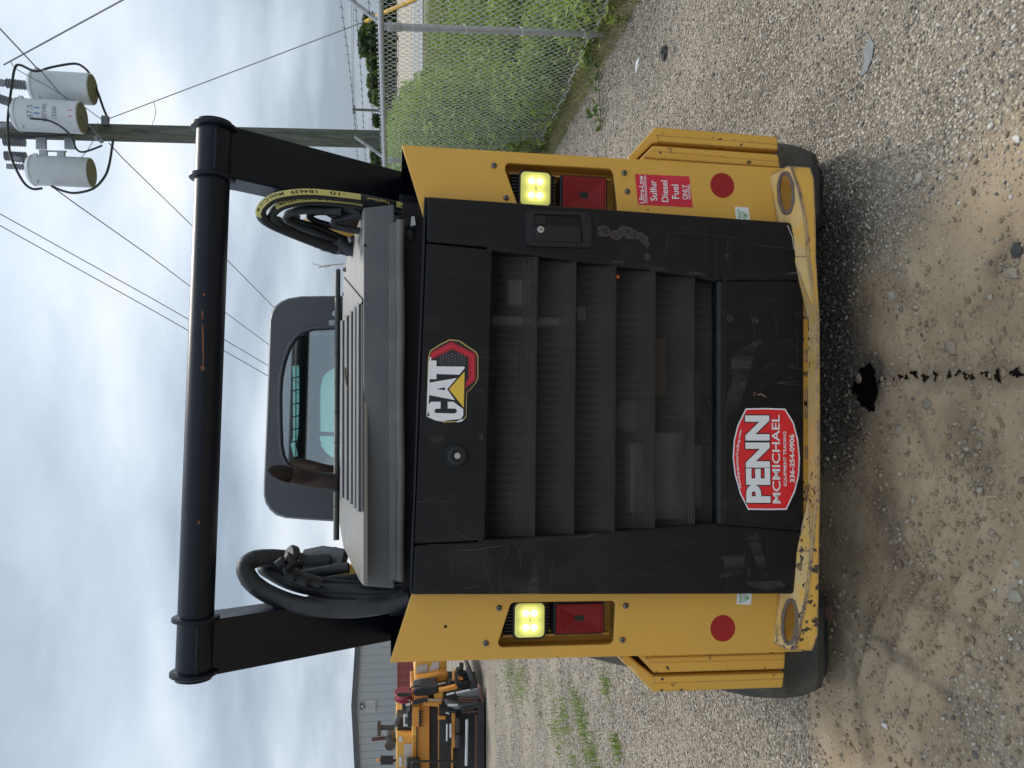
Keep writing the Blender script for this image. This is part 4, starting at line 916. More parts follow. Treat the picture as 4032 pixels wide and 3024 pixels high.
build('lamp_stub', MB().px(rrect(1308, 1345, 1222, 1246, 8), 0.96, 1.0), Mt['galv'], cb, 0.006)
build('latch_plate', MB().px([(1294, 1262), (1325, 1258), (1325, 1280), (1296, 1280)], 0.95, 0.96), Mt['galv'], cb)
# --- exhaust stack: cut at a slant, mouth to the rear
c0, c1, c2 = q(1330, 1903, 0.74), q(1230, 1889, 0.74), q(1135, 1868, 0.72)
path = smooth_path([c0, c1, c2], 8); n = len(path); N_ = 28; r_o, r_i = 0.0295, 0.0265
vs_, fs_ = [], []
for ri in (r_o, r_i):
    for i, p in enumerate(path):
        t_ = (path[min(i + 1, n - 1)] - path[max(i - 1, 0)]).normalized(); a_ = t_.cross(Vector((0, 1, 0))).normalized(); b_ = a_.cross(t_)
        for k_ in range(N_):
            an = 2 * math.pi * k_ / N_; v = p + (a_ * math.cos(an) + b_ * math.sin(an)) * ri
            if i == n - 1: v = v + t_ * (0.07 * math.sin(an))          # slanted cut: far rim stands higher
            vs_.append(v)
for s_ in (0, 1):
    for i in range(n - 1):
        for k_ in range(N_): fs_.append(tuple(s_ * n * N_ + w for w in (i * N_ + k_, i * N_ + (k_ + 1) % N_, (i + 1) * N_ + (k_ + 1) % N_, (i + 1) * N_ + k_)))
for k_ in range(N_): fs_.append(((n - 1) * N_ + k_, (n - 1) * N_ + (k_ + 1) % N_, n * N_ + (n - 1) * N_ + (k_ + 1) % N_, n * N_ + (n - 1) * N_ + k_))
build('exhaust_stack', MB().add(vs_, fs_), Mt['exhaust'], L, smooth=40)
# ================================================================== ground
_T = rng.random((256, 256))
def vnoise(x, y):
    x = np.asarray(x, float); y = np.asarray(y, float); xi = np.floor(x).astype(int); yi = np.floor(y).astype(int); fx = x - xi; fy = y - yi
    fx = fx * fx * (3 - 2 * fx); fy = fy * fy * (3 - 2 * fy); g = lambda a, b: _T[a & 255, b & 255]
    return (g(xi, yi) * (1 - fx) + g(xi + 1, yi) * fx) * (1 - fy) + (g(xi, yi + 1) * (1 - fx) + g(xi + 1, yi + 1) * fx) * fy
def fbm(x, y, o=4):
    s = 0; a = 0.5
    for k in range(o): s = s + a * vnoise(x * 2 ** k + 17.3 * k, y * 2 ** k + 5.1 * k); a *= 0.5
    return s / (1 - 0.5 ** o)
def sstep(a, b, x):
    t_ = np.clip((x - a) / (b - a), 0, 1); return t_ * t_ * (3 - 2 * t_)
def gravel_mask(x, y):
    "1 = loose stone, 0 = packed brown dirt"
    w = (fbm(x * 1.7 + 3, y * 1.7, 4) - 0.5) * 0.9
    right = sstep(0.44, 0.80, x + w * 0.6 + 0.10 * np.clip(y, 0, 3) )
    left = sstep(0.80, 1.15, -x + w * 0.6 + 0.8 * np.clip(y - 0.25, -0.6, 0.5) - 0.08)
    under = sstep(0.06, 0.22, y + w * 0.25) * sstep(-0.32, 0.02, x + w * 0.3)
    band = sstep(0.56, 0.70, fbm(x * 2.3 + 9, y * 2.3 + 4, 3)) * 0.45
    return np.clip(np.maximum(np.maximum(right, left), np.maximum(under * 0.9, band)), 0, 1)
def dark_mask(x, y):
    "oily dark stones below the machine's tail"
    w = (fbm(x * 3, y * 3 + 7, 3) - 0.5) * 0.3
    return sstep(-0.02, 0.12, y + w) * sstep(-0.30, 0.02, x + w) * (1 - sstep(0.52, 0.72, x + w)) * (1 - sstep(1.6, 1.9, y))
def G(x, y):
    x = np.asarray(x, float); y = np.asarray(y, float)
    r = np.hypot(x, y - 0.8); lean = -(0.0227 * (x * math.cos(PSI) + y * math.sin(PSI))) * (1 - sstep(1.8, 5.0, r))
    near = 1 - sstep(5, 9, r)
    h = lean + (fbm(x * 1.3 + 40, y * 1.3, 3) - 0.5) * 0.030 * near + (fbm(x * 6, y * 6 + 11, 3) - 0.5) * 0.012 * near + (fbm(x * 22, y * 22, 3) - 0.5) * 0.006 * near
    # print of a track grouser and a curved rut left by earlier passes
    rut = np.exp(-((x + 0.42 + 0.5 * (y + 0.3)) / 0.05) ** 2) * 0.020 * (1 - sstep(0.1, 0.4, np.abs(y + 0.28)))
    lug = 0.010 * sstep(0.55, 0.8, np.sin((y * 0.93 + x * 0.36) * 60)) * sstep(0.15, 0.3, -x) * (1 - sstep(0.75, 0.95, -x)) * (1 - sstep(0.0, 0.1, y)) * fbm(x * 4 + 3, y * 4, 2) * 2
    flatten = 1 - 0.85 * np.exp(-(((np.abs(x) - 0.75) / 0.2) ** 4)) * sstep(0.05, 0.2, y) * (1 - sstep(1.8, 2.2, y))
    sub_ = 0.9 * sstep(2.7, 9, x) * 0
    z = lean + (h - lean) * flatten - rut + lug - 0.012
    pud = 1 - sstep(0.75, 1.25, np.hypot((x - 0.062) / 0.125, (y - 0.022) / 0.115))
    return z * (1 - pud) + (-0.0125 - 0.0227 * x) * pud
def graded(a, b, fine0, fine1, fs, gr=1.09):
    out = list(np.arange(fine0, fine1, fs)); s = fs; v = out[-1]
    while v < b: s *= gr; v += s; out.append(v)
    s = fs; v = out[0]; lo_ = []
    while v > a: s *= gr; v -= s; lo_.append(v)
    return np.array(lo_[::-1] + out)
gx = graded(-900, 900, -1.5, 1.9, 0.016); gy = graded(-30, 1500, -0.8, 1.2, 0.016)
XX, YY = np.meshgrid(gx, gy, indexing='ij'); ZZ = G(XX, YY)
V = np.stack([XX, YY, ZZ], -1).reshape(-1, 3); nx_, ny_ = XX.shape
I = np.arange(nx_ * ny_).reshape(nx_, ny_); Fa = np.stack([I[:-1, :-1], I[1:, :-1], I[1:, 1:], I[:-1, 1:]], -1).reshape(-1, 4)
t = NT('gravel_yard')
at_ = t.n('ShaderNodeAttribute', attribute_name='zone'); sp = t.n('ShaderNodeSeparateColor'); t.t.links.new(at_.outputs['Color'], sp.inputs[0])
gr_, dk_, sd_ = sp.outputs[0], sp.outputs[1], sp.outputs[2]
dirt = t.ramp(t.noise(3.2, 8, 0.62), (0.28, (0.25, 0.177, 0.106)), (0.5, (0.40, 0.302, 0.19)), (0.72, (0.53, 0.415, 0.28)))
dirt = t.mix(t.math('MULTIPLY', t.step(t.noise(150, 4, 0.7), 0.52, 0.70), 0.55), dirt, (0.36, 0.31, 0.24))
dirt = t.mix(t.math('MULTIPLY', t.step(t.noise(70, 4, 0.7, loc=(3, 1, 0)), 0.56, 0.68), 0.55), dirt, (0.085, 0.068, 0.05))
cell = t.n('ShaderNodeTexVoronoi'); t.t.links.new(t.obj, cell.inputs['Vector']); cell.inputs['Scale'].default_value = 95
hs = t.n('ShaderNodeSeparateColor'); t.t.links.new(cell.outputs['Color'], hs.inputs[0])
stone = t.ramp(hs.outputs[0], (0.0, (0.12, 0.115, 0.105)), (0.3, (0.24, 0.215, 0.175)), (0.6, (0.38, 0.33, 0.265)), (0.85, (0.50, 0.455, 0.39)), (1.0, (0.62, 0.60, 0.56)))
stone = t.mix(t.step(cell.outputs['Distance'], 0.35, 0.62), stone, (0.16, 0.13, 0.095))
stone = t.mix(t.math('MULTIPLY', t.step(t.noise(1.1, 5), 0.40, 0.62), 0.45), stone, (0.40, 0.345, 0.265))
fine = t.mix(t.math('MULTIPLY', t.step(t.noise(0.6, 4), 0.4, 0.65), 0.4), (0.36, 0.325, 0.265), (0.42, 0.36, 0.275))
far_ = t.n('ShaderNodeCameraData')
c = t.mix(gr_, dirt, stone)
dkc = t.mix(hs.outputs[1], (0.028, 0.026, 0.025), (0.12, 0.112, 0.10))
c = t.mix(t.math('MULTIPLY', dk_, 0.85), c, dkc)
c = t.mix(sd_, c, t.ramp(t.noise(0.12, 4), (0.35, (0.36, 0.31, 0.24)), (0.65, (0.44, 0.39, 0.31))))
bmp = t.math('ADD', t.math('MULTIPLY', t.math('SUBTRACT', 0.6, cell.outputs['Distance']), t.math('ADD', t.math('MULTIPLY', gr_, 0.9), 0.1)), t.math('MULTIPLY', t.noise(60, 6, 0.7), 0.8))
gmat = t.bsdf(c, 0.92, bump=bmp, bstr=0.8, bdist=0.008, spec=0.2)
gob = np_mesh('ground', V, Fa, gmat, True); tag(gob, kind='structure')
ca = gob.data.color_attributes.new('zone', 'FLOAT_COLOR', 'POINT')
gm_ = gravel_mask(XX, YY); farm = sstep(3.2, 6, np.hypot(XX, YY)); gm_ = np.maximum(gm_, farm * 0.95)
sand = sstep(50, 60, YY) * sstep(3, 8, XX)
halo = 0.75 * (1 - sstep(0.7, 1.5, np.hypot((XX - 0.062) / 0.10, (YY - 0.022) / 0.085) + (fbm(XX * 14, YY * 14, 3) - 0.5))) + 0.45 * (1 - sstep(0.012, 0.05, np.abs(XX - 0.095) + (fbm(XX * 12, YY * 12, 2) - 0.5) * 0.06)) * (1 - sstep(0.0, 0.05, YY))
def seg_d(x, y, a, b):
    A, B = gnd(*a), gnd(*b); dx, dy = B.x - A.x, B.y - A.y; t_ = np.clip(((x - A.x) * dx + (y - A.y) * dy) / (dx * dx + dy * dy), 0, 1); return np.hypot(x - A.x - t_ * dx, y - A.y - t_ * dy)
ruts = 0
for a_, b_, w_, k_ in (((3450, 2500), (3640, 2660), 0.022, 0.55), ((3640, 2660), (3760, 2760), 0.02, 0.45), ((3280, 2330), (3330, 2640), 0.03, 0.4), ((3590, 2360), (3860, 2480), 0.014, 0.35), ((3360, 2560), (3430, 2960), 0.03, 0.45), ((3400, 1240), (3330, 1500), 0.05, 0.45), ((3540, 1560), (3660, 1800), 0.012, 0.3), ((3900, 1040), (3940, 980), 0.03, 0.4), ((3500, 1050), (3540, 1180), 0.03, 0.35), ((3480, 2020), (3560, 2280), 0.05, 0.4), ((3740, 1640), (3900, 1900), 0.05, 0.3)):
    ruts = np.maximum(ruts, k_ * (1 - sstep(0.3 * w_, 1.6 * w_, seg_d(XX, YY, a_, b_) + (fbm(XX * 16, YY * 16, 3) - 0.5) * w_ * 2)))
rutc = ruts + 0.22 * sstep(0.5, 0.7, fbm(XX * 3 + YY * 1.2 + 30, YY * 0.9, 3)) * (1 - sstep(0.3, 0.8, YY))
cc = np.stack([gm_, np.clip(np.maximum(dark_mask(XX, YY), np.maximum(halo, rutc)), 0, 1), sand, np.ones_like(XX)], -1).astype(np.float32)
ca.data.foreach_set('color', cc.ravel())

# ---- loose stones
PH = (1 + 5 ** 0.5) / 2
ICO = np.array([(-1, PH, 0), (1, PH, 0), (-1, -PH, 0), (1, -PH, 0), (0, -1, PH), (0, 1, PH), (0, -1, -PH), (0, 1, -PH), (PH, 0, -1), (PH, 0, 1), (-PH, 0, -1), (-PH, 0, 1)], float) / math.hypot(1, PH)
ICF = np.array([(0, 11, 5), (0, 5, 1), (0, 1, 7), (0, 7, 10), (0, 10, 11), (1, 5, 9), (5, 11, 4), (11, 10, 2), (10, 7, 6), (7, 1, 8), (3, 9, 4), (3, 4, 2), (3, 2, 6), (3, 6, 8), (3, 8, 9), (4, 9, 5), (2, 4, 11), (6, 2, 10), (8, 6, 7), (9, 8, 1)])
def stones(name, x, y, r, mat, sink=0.35, zoff=0.0):
    n = len(x); Q = rng.normal(size=(n, 4)); Q /= np.linalg.norm(Q, axis=1)[:, None]; w, a, b, c_ = Q.T
    R = np.stack([1 - 2 * (b * b + c_ * c_), 2 * (a * b - c_ * w), 2 * (a * c_ + b * w), 2 * (a * b + c_ * w), 1 - 2 * (a * a + c_ * c_), 2 * (b * c_ - a * w), 2 * (a * c_ - b * w), 2 * (b * c_ + a * w), 1 - 2 * (a * a + b * b)], -1).reshape(n, 3, 3)
    sc = np.stack([rng.uniform(0.75, 1.25, n), rng.uniform(0.6, 1.1, n), rng.uniform(0.45, 0.9, n)], -1)
    P = ICO[None] * rng.uniform(0.62, 1.3, (n, 12, 1)) * sc[:, None, :]
    P = np.einsum('nij,nkj->nki', R, P); P[..., 2] *= 0.8
    P = P * r[:, None, None]; P += np.stack([x, y, G(x, y) + r * (0.5 - sink) + zoff], -1)[:, None, :]
    Fa = (np.arange(n)[:, None, None] * 12 + ICF[None]).reshape(-1, 3)
    return np_mesh(name, P.reshape(-1, 3), Fa, mat)
def stone_mat(name, *st, rough=0.85):
    t = NT(name); c = t.ramp(t.island(), *st); c = t.mix(t.math('MULTIPLY', t.noise(70, 4, 0.6), 0.45), c, (0.22, 0.18, 0.135)); return t.bsdf(c, rough, spec=0.25, bump=t.noise(220, 3), bstr=0.2, bdist=0.002)
Mt['stone'] = stone_mat('mixed_gravel', (0.0, (0.09, 0.092, 0.092)), (0.16, (0.17, 0.165, 0.155)), (0.36, (0.27, 0.25, 0.21)), (0.58, (0.40, 0.355, 0.275)), (0.78, (0.53, 0.475, 0.38)), (0.93, (0.64, 0.62, 0.56)), (1.0, (0.46, 0.31, 0.18)))
Mt['stonedark'] = stone_mat('oily_gravel', (0.0, (0.03, 0.03, 0.03)), (0.5, (0.075, 0.07, 0.064)), (0.85, (0.15, 0.14, 0.125)), (1.0, (0.34, 0.32, 0.29)))
Mt['clod'] = stone_mat('dirt_clod', (0.0, (0.18, 0.13, 0.08)), (0.6, (0.33, 0.248, 0.156)), (0.9, (0.42, 0.33, 0.225)), (1.0, (0.48, 0.41, 0.31)), rough=0.95)
def scatter(n, x0, x1, y0, y1, fn):
    x = rng.uniform(x0, x1, n); y = rng.uniform(y0, y1, n); k_ = rng.random(n) < fn(x, y); return x[k_], y[k_]
def vis(x, y):                               # inside the view, with a margin
    d_ = (y - CAM.y) * math.cos(PITCH) + CAM.z * math.sin(PITCH)
    return (np.abs(x - CAM.x) < d_ * 0.54 + 0.35)
def not_oil(x, y): return np.hypot((x - 0.062) / 0.066, (y - 0.016) / 0.058) > 1
xs, ys, rs_ = [], [], []
for n, x0, x1, y0, y1, ra, rb in ((90000, -2.2, 2.3, -0.75, 1.4, 0.0030, 0.0072), (75000, -3.4, 3.0, 1.4, 4.2, 0.0040, 0.0080), (30000, -6, 3.2, 4.2, 8.5, 0.006, 0.012)):
    x, y = scatter(n, x0, x1, y0, y1, lambda x, y: np.where(vis(x, y) & ~((np.abs(x) < 0.86) & (y > 0.5) & (y < 2)) & not_oil(x, y) & (x < 2.48 - 0.1 * (y - 3)), (gravel_mask(x, y) if y1 < 4 else np.ones_like(x)) * (1 - dark_mask(x, y)) + 0.02, 0))
    xs.append(x); ys.append(y); r = ra + (rb - ra) * rng.random(len(x)) ** 2.2; r[rng.random(len(x)) < 0.012] *= 1.7; rs_.append(r)
tag(stones('gravel', np.concatenate(xs), np.concatenate(ys), np.concatenate(rs_), Mt['stone']), 'loose pale and grey gravel spread over the yard', 'gravel', kind='stuff')
x, y = scatter(17000, -0.5, 0.9, -0.15, 0.95, lambda x, y: dark_mask(x, y) * not_oil(x, y))
tag(stones('oily_gravel', x, y, 0.003 + 0.0055 * rng.random(len(x)) ** 2, Mt['stonedark']), 'dark oil-stained gravel under the tail of the loader', 'gravel', kind='stuff')
x, y = scatter(22000, -1.4, 1.0, -0.75, 0.5, lambda x, y: (1 - gravel_mask(x, y)) * (0.25 + 0.75 * (fbm(x * 5, y * 5, 3) > 0.52)) * not_oil(x, y))
tag(stones('dirt_crumb', x, y, 0.0016 + 0.009 * rng.random(len(x)) ** 6, Mt['clod']), 'crumbs of brown dirt and small stones on the packed ground', 'dirt', kind='stuff')
# ridge of larger rubble thrown up on the left of the near ground
xs, ys, rs_ = [], [], []
for a_, b_, n, w_ in (((3530, 2060), (3660, 2290), 150, 0.05), ((3760, 1700), (3900, 1900), 160, 0.06), ((3330, 2350), (3480, 2560), 90, 0.05), ((3850, 1180), (3960, 1000), 60, 0.05), ((3480, 2780), (3560, 2900), 50, 0.05), ((3960, 2150), (3700, 2240), 60, 0.05), ((3480, 1060), (3560, 1200), 70, 0.05)):
    A, B = gnd(*a_), gnd(*b_)
    tt = rng.random(n); xs.append(A.x + (B.x - A.x) * tt + rng.normal(0, w_, n)); ys.append(A.y + (B.y - A.y) * tt + rng.normal(0, w_ * 0.8, n)); rs_.append(0.003 + 0.009 * rng.random(n) ** 2.5)
tag(stones('rubble', np.concatenate(xs), np.concatenate(ys), np.concatenate(rs_), stone_mat('dusty_rubble', (0.0, (0.15, 0.12, 0.085)), (0.5, (0.27, 0.22, 0.155)), (1.0, (0.44, 0.385, 0.30)))), 'strips of dusty broken stone pushed up on the dirt', 'rubble', kind='stuff')
# single stones one can point at
def rock(px_, r, col, label, name='stone', sq=(1, 0.8, 0.6), cat='stone'):
    p = gnd(*px_); bm = bmesh.new(); bmesh.ops.create_icosphere(bm, subdivisions=2 if cat == 'stone' else 3, radius=1)
    ph = random.random() * 9; R = Matrix.Rotation(ph, 3, 'Z')
    for v in bm.verts:
        d_ = 1 + 0.22 * math.sin(3.1 * v.co.x + ph) * math.cos(2.7 * v.co.y + ph) + random.uniform(-0.11, 0.11) * (1 if cat == 'stone' else 1.6)
        v.co = R @ Vector((v.co.x * sq[0] * d_, v.co.y * sq[1] * d_, v.co.z * sq[2] * d_)) * r
    me = bpy.data.meshes.new(name); bm.to_mesh(me); bm.free()
    t = NT(name + '_rock'); me.materials.append(t.bsdf(t.mix(t.noise(40, 5, 0.6), tuple(v * 0.65 for v in col), tuple(min(1, v * 1.25) for v in col)), 0.85, bump=t.noise(60, 5), bstr=0.5, bdist=0.004, spec=0.25))
    o = bpy.data.objects.new(name, me); COL.objects.link(o); o.location = (p.x, p.y, float(G(p.x, p.y)) + r * sq[2] * 0.2); return tag(o, label, cat)
rock((3272, 2412), 0.026, (0.20, 0.115, 0.085), 'reddish brown stone half hidden by the left end of the bumper', sq=(1, 0.9, 0.6))
rock((3370, 1490), 0.017, (0.28, 0.22, 0.16), 'tan stone lying in the edge of the oil puddle')
rock((3722, 1370), 0.022, (0.27, 0.22, 0.16), 'rounded tan stone beyond the oil drips, on bare dirt', sq=(1, 0.9, 0.55))
rock((3635, 1590), 0.017, (0.24, 0.20, 0.15), 'dusty grey-brown stone left of the oil drips')
rock((3523, 1695), 0.016, (0.28, 0.235, 0.175), 'tan stone in a furrow left of the oil puddle')
rock((3495, 1168), 0.017, (0.36, 0.32, 0.26), 'pale angular stone right of the oil puddle, by dark gravel', sq=(1, 0.6, 0.6))
rock((3957, 1075), 0.020, (0.32, 0.27, 0.20), 'pale brown stone near the lower right corner of the yard view', sq=(1.1, 0.7, 0.5))
rock((3962, 545), 0.010, (0.62, 0.60, 0.56), 'bright white stone on the gravel nearest the camera', sq=(1.4, 0.8, 0.6))
rock((3990, 2350), 0.020, (0.36, 0.32, 0.25), 'large pale stone at the near left of the dirt', sq=(1, 0.8, 0.5))
rock((3985, 2215), 0.013, (0.36, 0.32, 0.25), 'light grey stone beside the large pale stone')
rock((3500, 2855), 0.011, (0.62, 0.60, 0.56), 'white stone on the left where dirt meets gravel', sq=(1.3, 0.7, 0.6))
rock((3590, 700), 0.016, (0.42, 0.37, 0.30), 'tan stone between gravel and dirt behind the right bumper eye')
rock((2578, 203), 0.040, (0.06, 0.062, 0.065), 'black lump of asphalt on the pale gravel by the fence', 'asphalt_lump', (1, 0.9, 0.55), 'asphalt lump')
rock((2475, 252), 0.026, (0.72, 0.72, 0.70), 'small white stone on the pale gravel near the fence', sq=(1.5, 0.7, 0.5))
rock((3975, 985), 0.018, (0.07, 0.068, 0.064), 'dark crumbly asphalt lump at the near edge right of the drips', 'asphalt_lump', (1, 0.9, 0.5), 'asphalt lump')
# flat blue-grey flake set in the gravel
p = [gnd(*c_) for c_ in ((3392, 140), (3412, 170), (3405, 230), (3385, 285), (3362, 300), (3372, 250), (3376, 190))]
p = [Vector((v.x, v.y, float(G(v.x, v.y)) + 0.002)) for v in p]
tag(build('slate_flake', MB().prism([v + Vector((0, 0, 0.0025)) for v in p], p), paint('blue_grey_slate', (0.17, 0.185, 0.19), 0.8, 0.45, 45, bump=0.2), None, 0.002), 'flat blue-grey flake of slate lying in the right-hand gravel', 'slate')
# ---- oil
OIL = NT('wet_oil').bsdf((0.004, 0.004, 0.004), 0.16, spec=0.5)
def blot(name, cx_, cy_, a, b, n=40, ph=0.0, rough=0.25, dz=0.004, tilt=0.0):
    P = []
    for k_ in range(n):
        an = 2 * math.pi * k_ / n; f = 1 + rough * (math.sin(3 * an + ph) * 0.5 + math.sin(7 * an + 2 * ph) * 0.3 + math.sin(13 * an + ph) * 0.25 + random.uniform(-0.12, 0.12))
        dx, dy = a * f * math.cos(an), b * f * math.sin(an); P.append((cx_ + dx * math.cos(tilt) - dy * math.sin(tilt), cy_ + dx * math.sin(tilt) + dy * math.cos(tilt)))
    zc = max(float(G(x, y)) for x, y in P) if name == 'oil_puddle' else None
    vs_ = [Vector((cx_, cy_, (zc if zc is not None else float(G(cx_, cy_))) + dz))] + [Vector((x, y, (zc if zc is not None else float(G(x, y))) + dz)) for x, y in P]
    return build(name, MB().add(vs_, [(0, i + 1, (i + 1) % n + 1) for i in range(n)]), OIL, None, smooth=60)
# the puddle's outline, spiky, widest across the machine
PU = [(3415, 1424), (3420, 1440), (3432, 1460), (3431, 1480), (3438, 1500), (3442, 1530), (3445, 1545), (3438, 1570), (3430, 1590), (3434, 1620), (3420, 1618), (3405, 1622), (3395, 1605), (3378, 1600), (3372, 1585), (3362, 1575), (3366, 1560), (3345, 1552), (3336, 1530), (3348, 1520), (3345, 1505), (3358, 1500), (3352, 1490), (3362, 1478), (3370, 1466), (3374, 1450), (3392, 1448), (3400, 1436)]
P = [gnd(*p) for p in PU]; P = [Vector((p.x, p.y, 0)) for p in smooth_path([(p.x, p.y, 0) for p in P], 4)]
zc = float(G(0.062, 0.022)) + 0.004;
P = [Vector((p.x + random.uniform(-1, 1) * 0.0018, p.y + random.uniform(-1, 1) * 0.0018, zc)) for p in P]; cpt = Vector((0.05, 0.055, zc))
tr = tessellate_polygon([P])
tag(build('oil_puddle', MB().add(P, [tuple(t_) for t_ in tr]), OIL, None), 'glossy black oil puddle on the ground behind the bumper', 'oil puddle')
for i, (x, y, a, b) in enumerate(((3452, 1500, 6, 8), (3470, 1496, 9, 6), (3505, 1490, 9, 9), (3530, 1480, 16, 8), (3555, 1490, 9, 7), (3590, 1478, 22, 7), (3622, 1488, 14, 9), (3668, 1484, 8, 14), (3718, 1476, 8, 15), (3755, 1472, 14, 7), (3790, 1478, 22, 9), (3815, 1486, 10, 9), (3862, 1475, 22, 8), (3912, 1484, 10, 20), (3975, 1462, 20, 11), (3992, 1472, 16, 9))):
    p = gnd(x + random.uniform(-4, 4), y + random.uniform(-7, 7)); tag(blot('oil_spot', p.x, p.y, b * 0.0008 * random.uniform(0.7, 1.3), a * 0.0007 * random.uniform(0.7, 1.2), 26, i * 1.7, 0.75, 0.0042, random.uniform(-0.6, 0.6)), 'black oil spot in the drip trail leading from the puddle towards the camera', 'oil spot', 'oil spots of the drip trail')
# dry stalks lying about
for i, (a_, b_, lab) in enumerate((((3310, 1860), (3345, 1905), 'thin dry stalk lying on dirt just behind the bumper'), ((3880, 2000), (3920, 1955), 'pale dry stalk on dirt near the camera'), ((3345, 2470), (3390, 2520), 'bent dry stalk near the left bumper eye'), ((3640, 1345), (3620, 1420), 'wispy root beside the rounded tan stone'))):
    A, B = gnd(*a_), gnd(*b_); mid = (A + B) / 2 + Vector((0.01, 0.008, 0.012))
    P = smooth_path([(v.x, v.y, float(G(v.x, v.y)) + 0.006 + (v.z if i_ == 1 else 0)) for i_, v in enumerate((A, mid, B))], 5)
    tag(build('dry_stalk', MB().tube(P, 0.0014, 5), flat('dry_straw', (0.42, 0.34, 0.22), 0.8)), lab, 'stalk')
# ================================================================== plants
def leaf_mat(name, *st, tr=0.35):
    t = NT(name); c = t.ramp(t.island(), *st); d = t.n('ShaderNodeBsdfPrincipled'); t.set(d.inputs['Base Color'], c); d.inputs['Roughness'].default_value = 0.55; d.inputs['Specular IOR Level'].default_value = 0.3
    u = t.n('ShaderNodeBsdfTranslucent'); t.set(u.inputs[0], t.mix(0.5, c, (0.25, 0.36, 0.05))); x = t.n('ShaderNodeMixShader'); x.inputs[0].default_value = tr
    t.t.links.new(d.outputs[0], x.inputs[1]); t.t.links.new(u.outputs[0], x.inputs[2]); t.t.links.new(x.outputs[0], t.out.inputs[0]); return t.m
Mt['weed'] = leaf_mat('weed_leaf', (0.0, (0.09, 0.14, 0.03)), (0.4, (0.17, 0.25, 0.055)), (0.75, (0.28, 0.36, 0.095)), (1.0, (0.40, 0.42, 0.17)))
Mt['lime'] = leaf_mat('bright_leaf', (0.0, (0.21, 0.31, 0.05)), (0.6, (0.33, 0.44, 0.08)), (1.0, (0.44, 0.51, 0.14)))
Mt['drygrass'] = leaf_mat('dry_grass', (0.0, (0.24, 0.19, 0.10)), (0.5, (0.30, 0.26, 0.12)), (0.8, (0.22, 0.24, 0.08)), (1.0, (0.36, 0.22, 0.11)))
Mt['treeleaf'] = leaf_mat('tree_leaf', (0.0, (0.028, 0.055, 0.022)), (0.5, (0.055, 0.095, 0.035)), (1.0, (0.10, 0.15, 0.055)))
Mt['treedark'] = leaf_mat('dark_tree_leaf', (0.0, (0.016, 0.036, 0.018)), (0.6, (0.03, 0.06, 0.026)), (1.0, (0.055, 0.09, 0.035)))
Mt['grass'] = leaf_mat('grass_blade', (0.0, (0.10, 0.16, 0.03)), (0.6, (0.18, 0.27, 0.05)), (1.0, (0.30, 0.36, 0.10)))
Mt['bark'] = paint('bark', (0.11, 0.085, 0.065), 0.9, 0.35, 6, bump=0.5)
def leaves(C, size, up=0.3, aspect=0.45):
    "one folded leaf per point: four vertices, two triangles"
    n = len(C); d = rng.normal(size=(n, 3)); d[:, 2] = d[:, 2] * 0.6 + up; d /= np.linalg.norm(d, axis=1)[:, None]
    s = np.cross(d, rng.normal(size=(n, 3))); s /= np.linalg.norm(s, axis=1)[:, None]; nn_ = np.cross(d, s)
    l = (size * rng.uniform(0.6, 1.35, n))[:, None]; w = l * aspect * rng.uniform(0.8, 1.2, n)[:, None]
    P = np.stack([C - d * l * 0.5, C + s * w * 0.5 + nn_ * w * 0.15, C + d * l * 0.5, C - s * w * 0.5 + nn_ * w * 0.15], 1)
    base = (np.arange(n) * 4)[:, None]; return P.reshape(-1, 3), np.concatenate([base + np.array([[0, 1, 2]]), base + np.array([[0, 2, 3]])], 0)
def blades(x, y, h, w, lean=0.35, z=None):
    n = len(x); a = rng.uniform(0, 2 * math.pi, n); dx, dy = np.cos(a), np.sin(a); z = G(x, y) if z is None else z
    l = h * rng.uniform(0.1, 1.0, n) * lean
    b = np.stack([x, y, z - 0.01], -1); m_ = b + np.stack([dx * l * 0.35, dy * l * 0.35, h * 0.55], -1); t_ = b + np.stack([dx * l, dy * l, h], -1)
    s = np.stack([-dy, dx, 0 * dx], -1) * (w * 0.5)[:, None]
    P = np.stack([b - s, b + s, m_ + s * 0.8, m_ - s * 0.8, t_], 1); base = (np.arange(n) * 5)[:, None]
    return P.reshape(-1, 3), np.concatenate([base + np.array([[0, 1, 2]]), base + np.array([[0, 2, 3]]), base + np.array([[3, 2, 4]])], 0)
def join(parts):
    V, Fa, o = [], [], 0
    for v, f in parts: V.append(v); Fa.append(f + o); o += len(v)
    return np.concatenate(V), np.concatenate(Fa)
FX = lambda y: 2.47 - 0.10 * (y - 2.97)                  # the fence line on the ground
def fence_gap(x, y): return x - FX(y)
# weeds beyond the fence: stems with leaves, reading as one mass
parts, lime, dry = [], [], []
def clump(x0, y0, h, rad, n):
    a = rng.uniform(0, 2 * math.pi, n); rr = rad * np.sqrt(rng.random(n)); z = h * rng.random(n) ** 0.8
    rr *= (1.15 - 0.6 * z / h); return np.stack([x0 + rr * np.cos(a), y0 + rr * np.sin(a), z + 0.02], -1)
for k_ in range(520):
    y0 = rng.uniform(1.9, 15); x0 = FX(min(y0, 8)) + 0.18 + abs(rng.normal(0, 1)) * (1.0 + 0.32 * y0) * 0.7
    d_ = y0 - CAM.y; u = 1512 - (x0 - CAM.x) / d_ * F                          # how far right it stands in the view
    if u < -200 or u > 1150: continue
    tall = 0.30 + 0.95 * float(sstep(210, 470, u)) + 0.25 * rng.random()
    if y0 < 4.5: tall *= 0.6
    C = clump(x0, y0, tall, 0.30 + 0.15 * rng.random(), int(330 if y0 < 7 else 220))
    (lime if rng.random() < 0.42 else parts).append(leaves(C, 0.062 if y0 < 7 else 0.085, 0.45, 0.38))
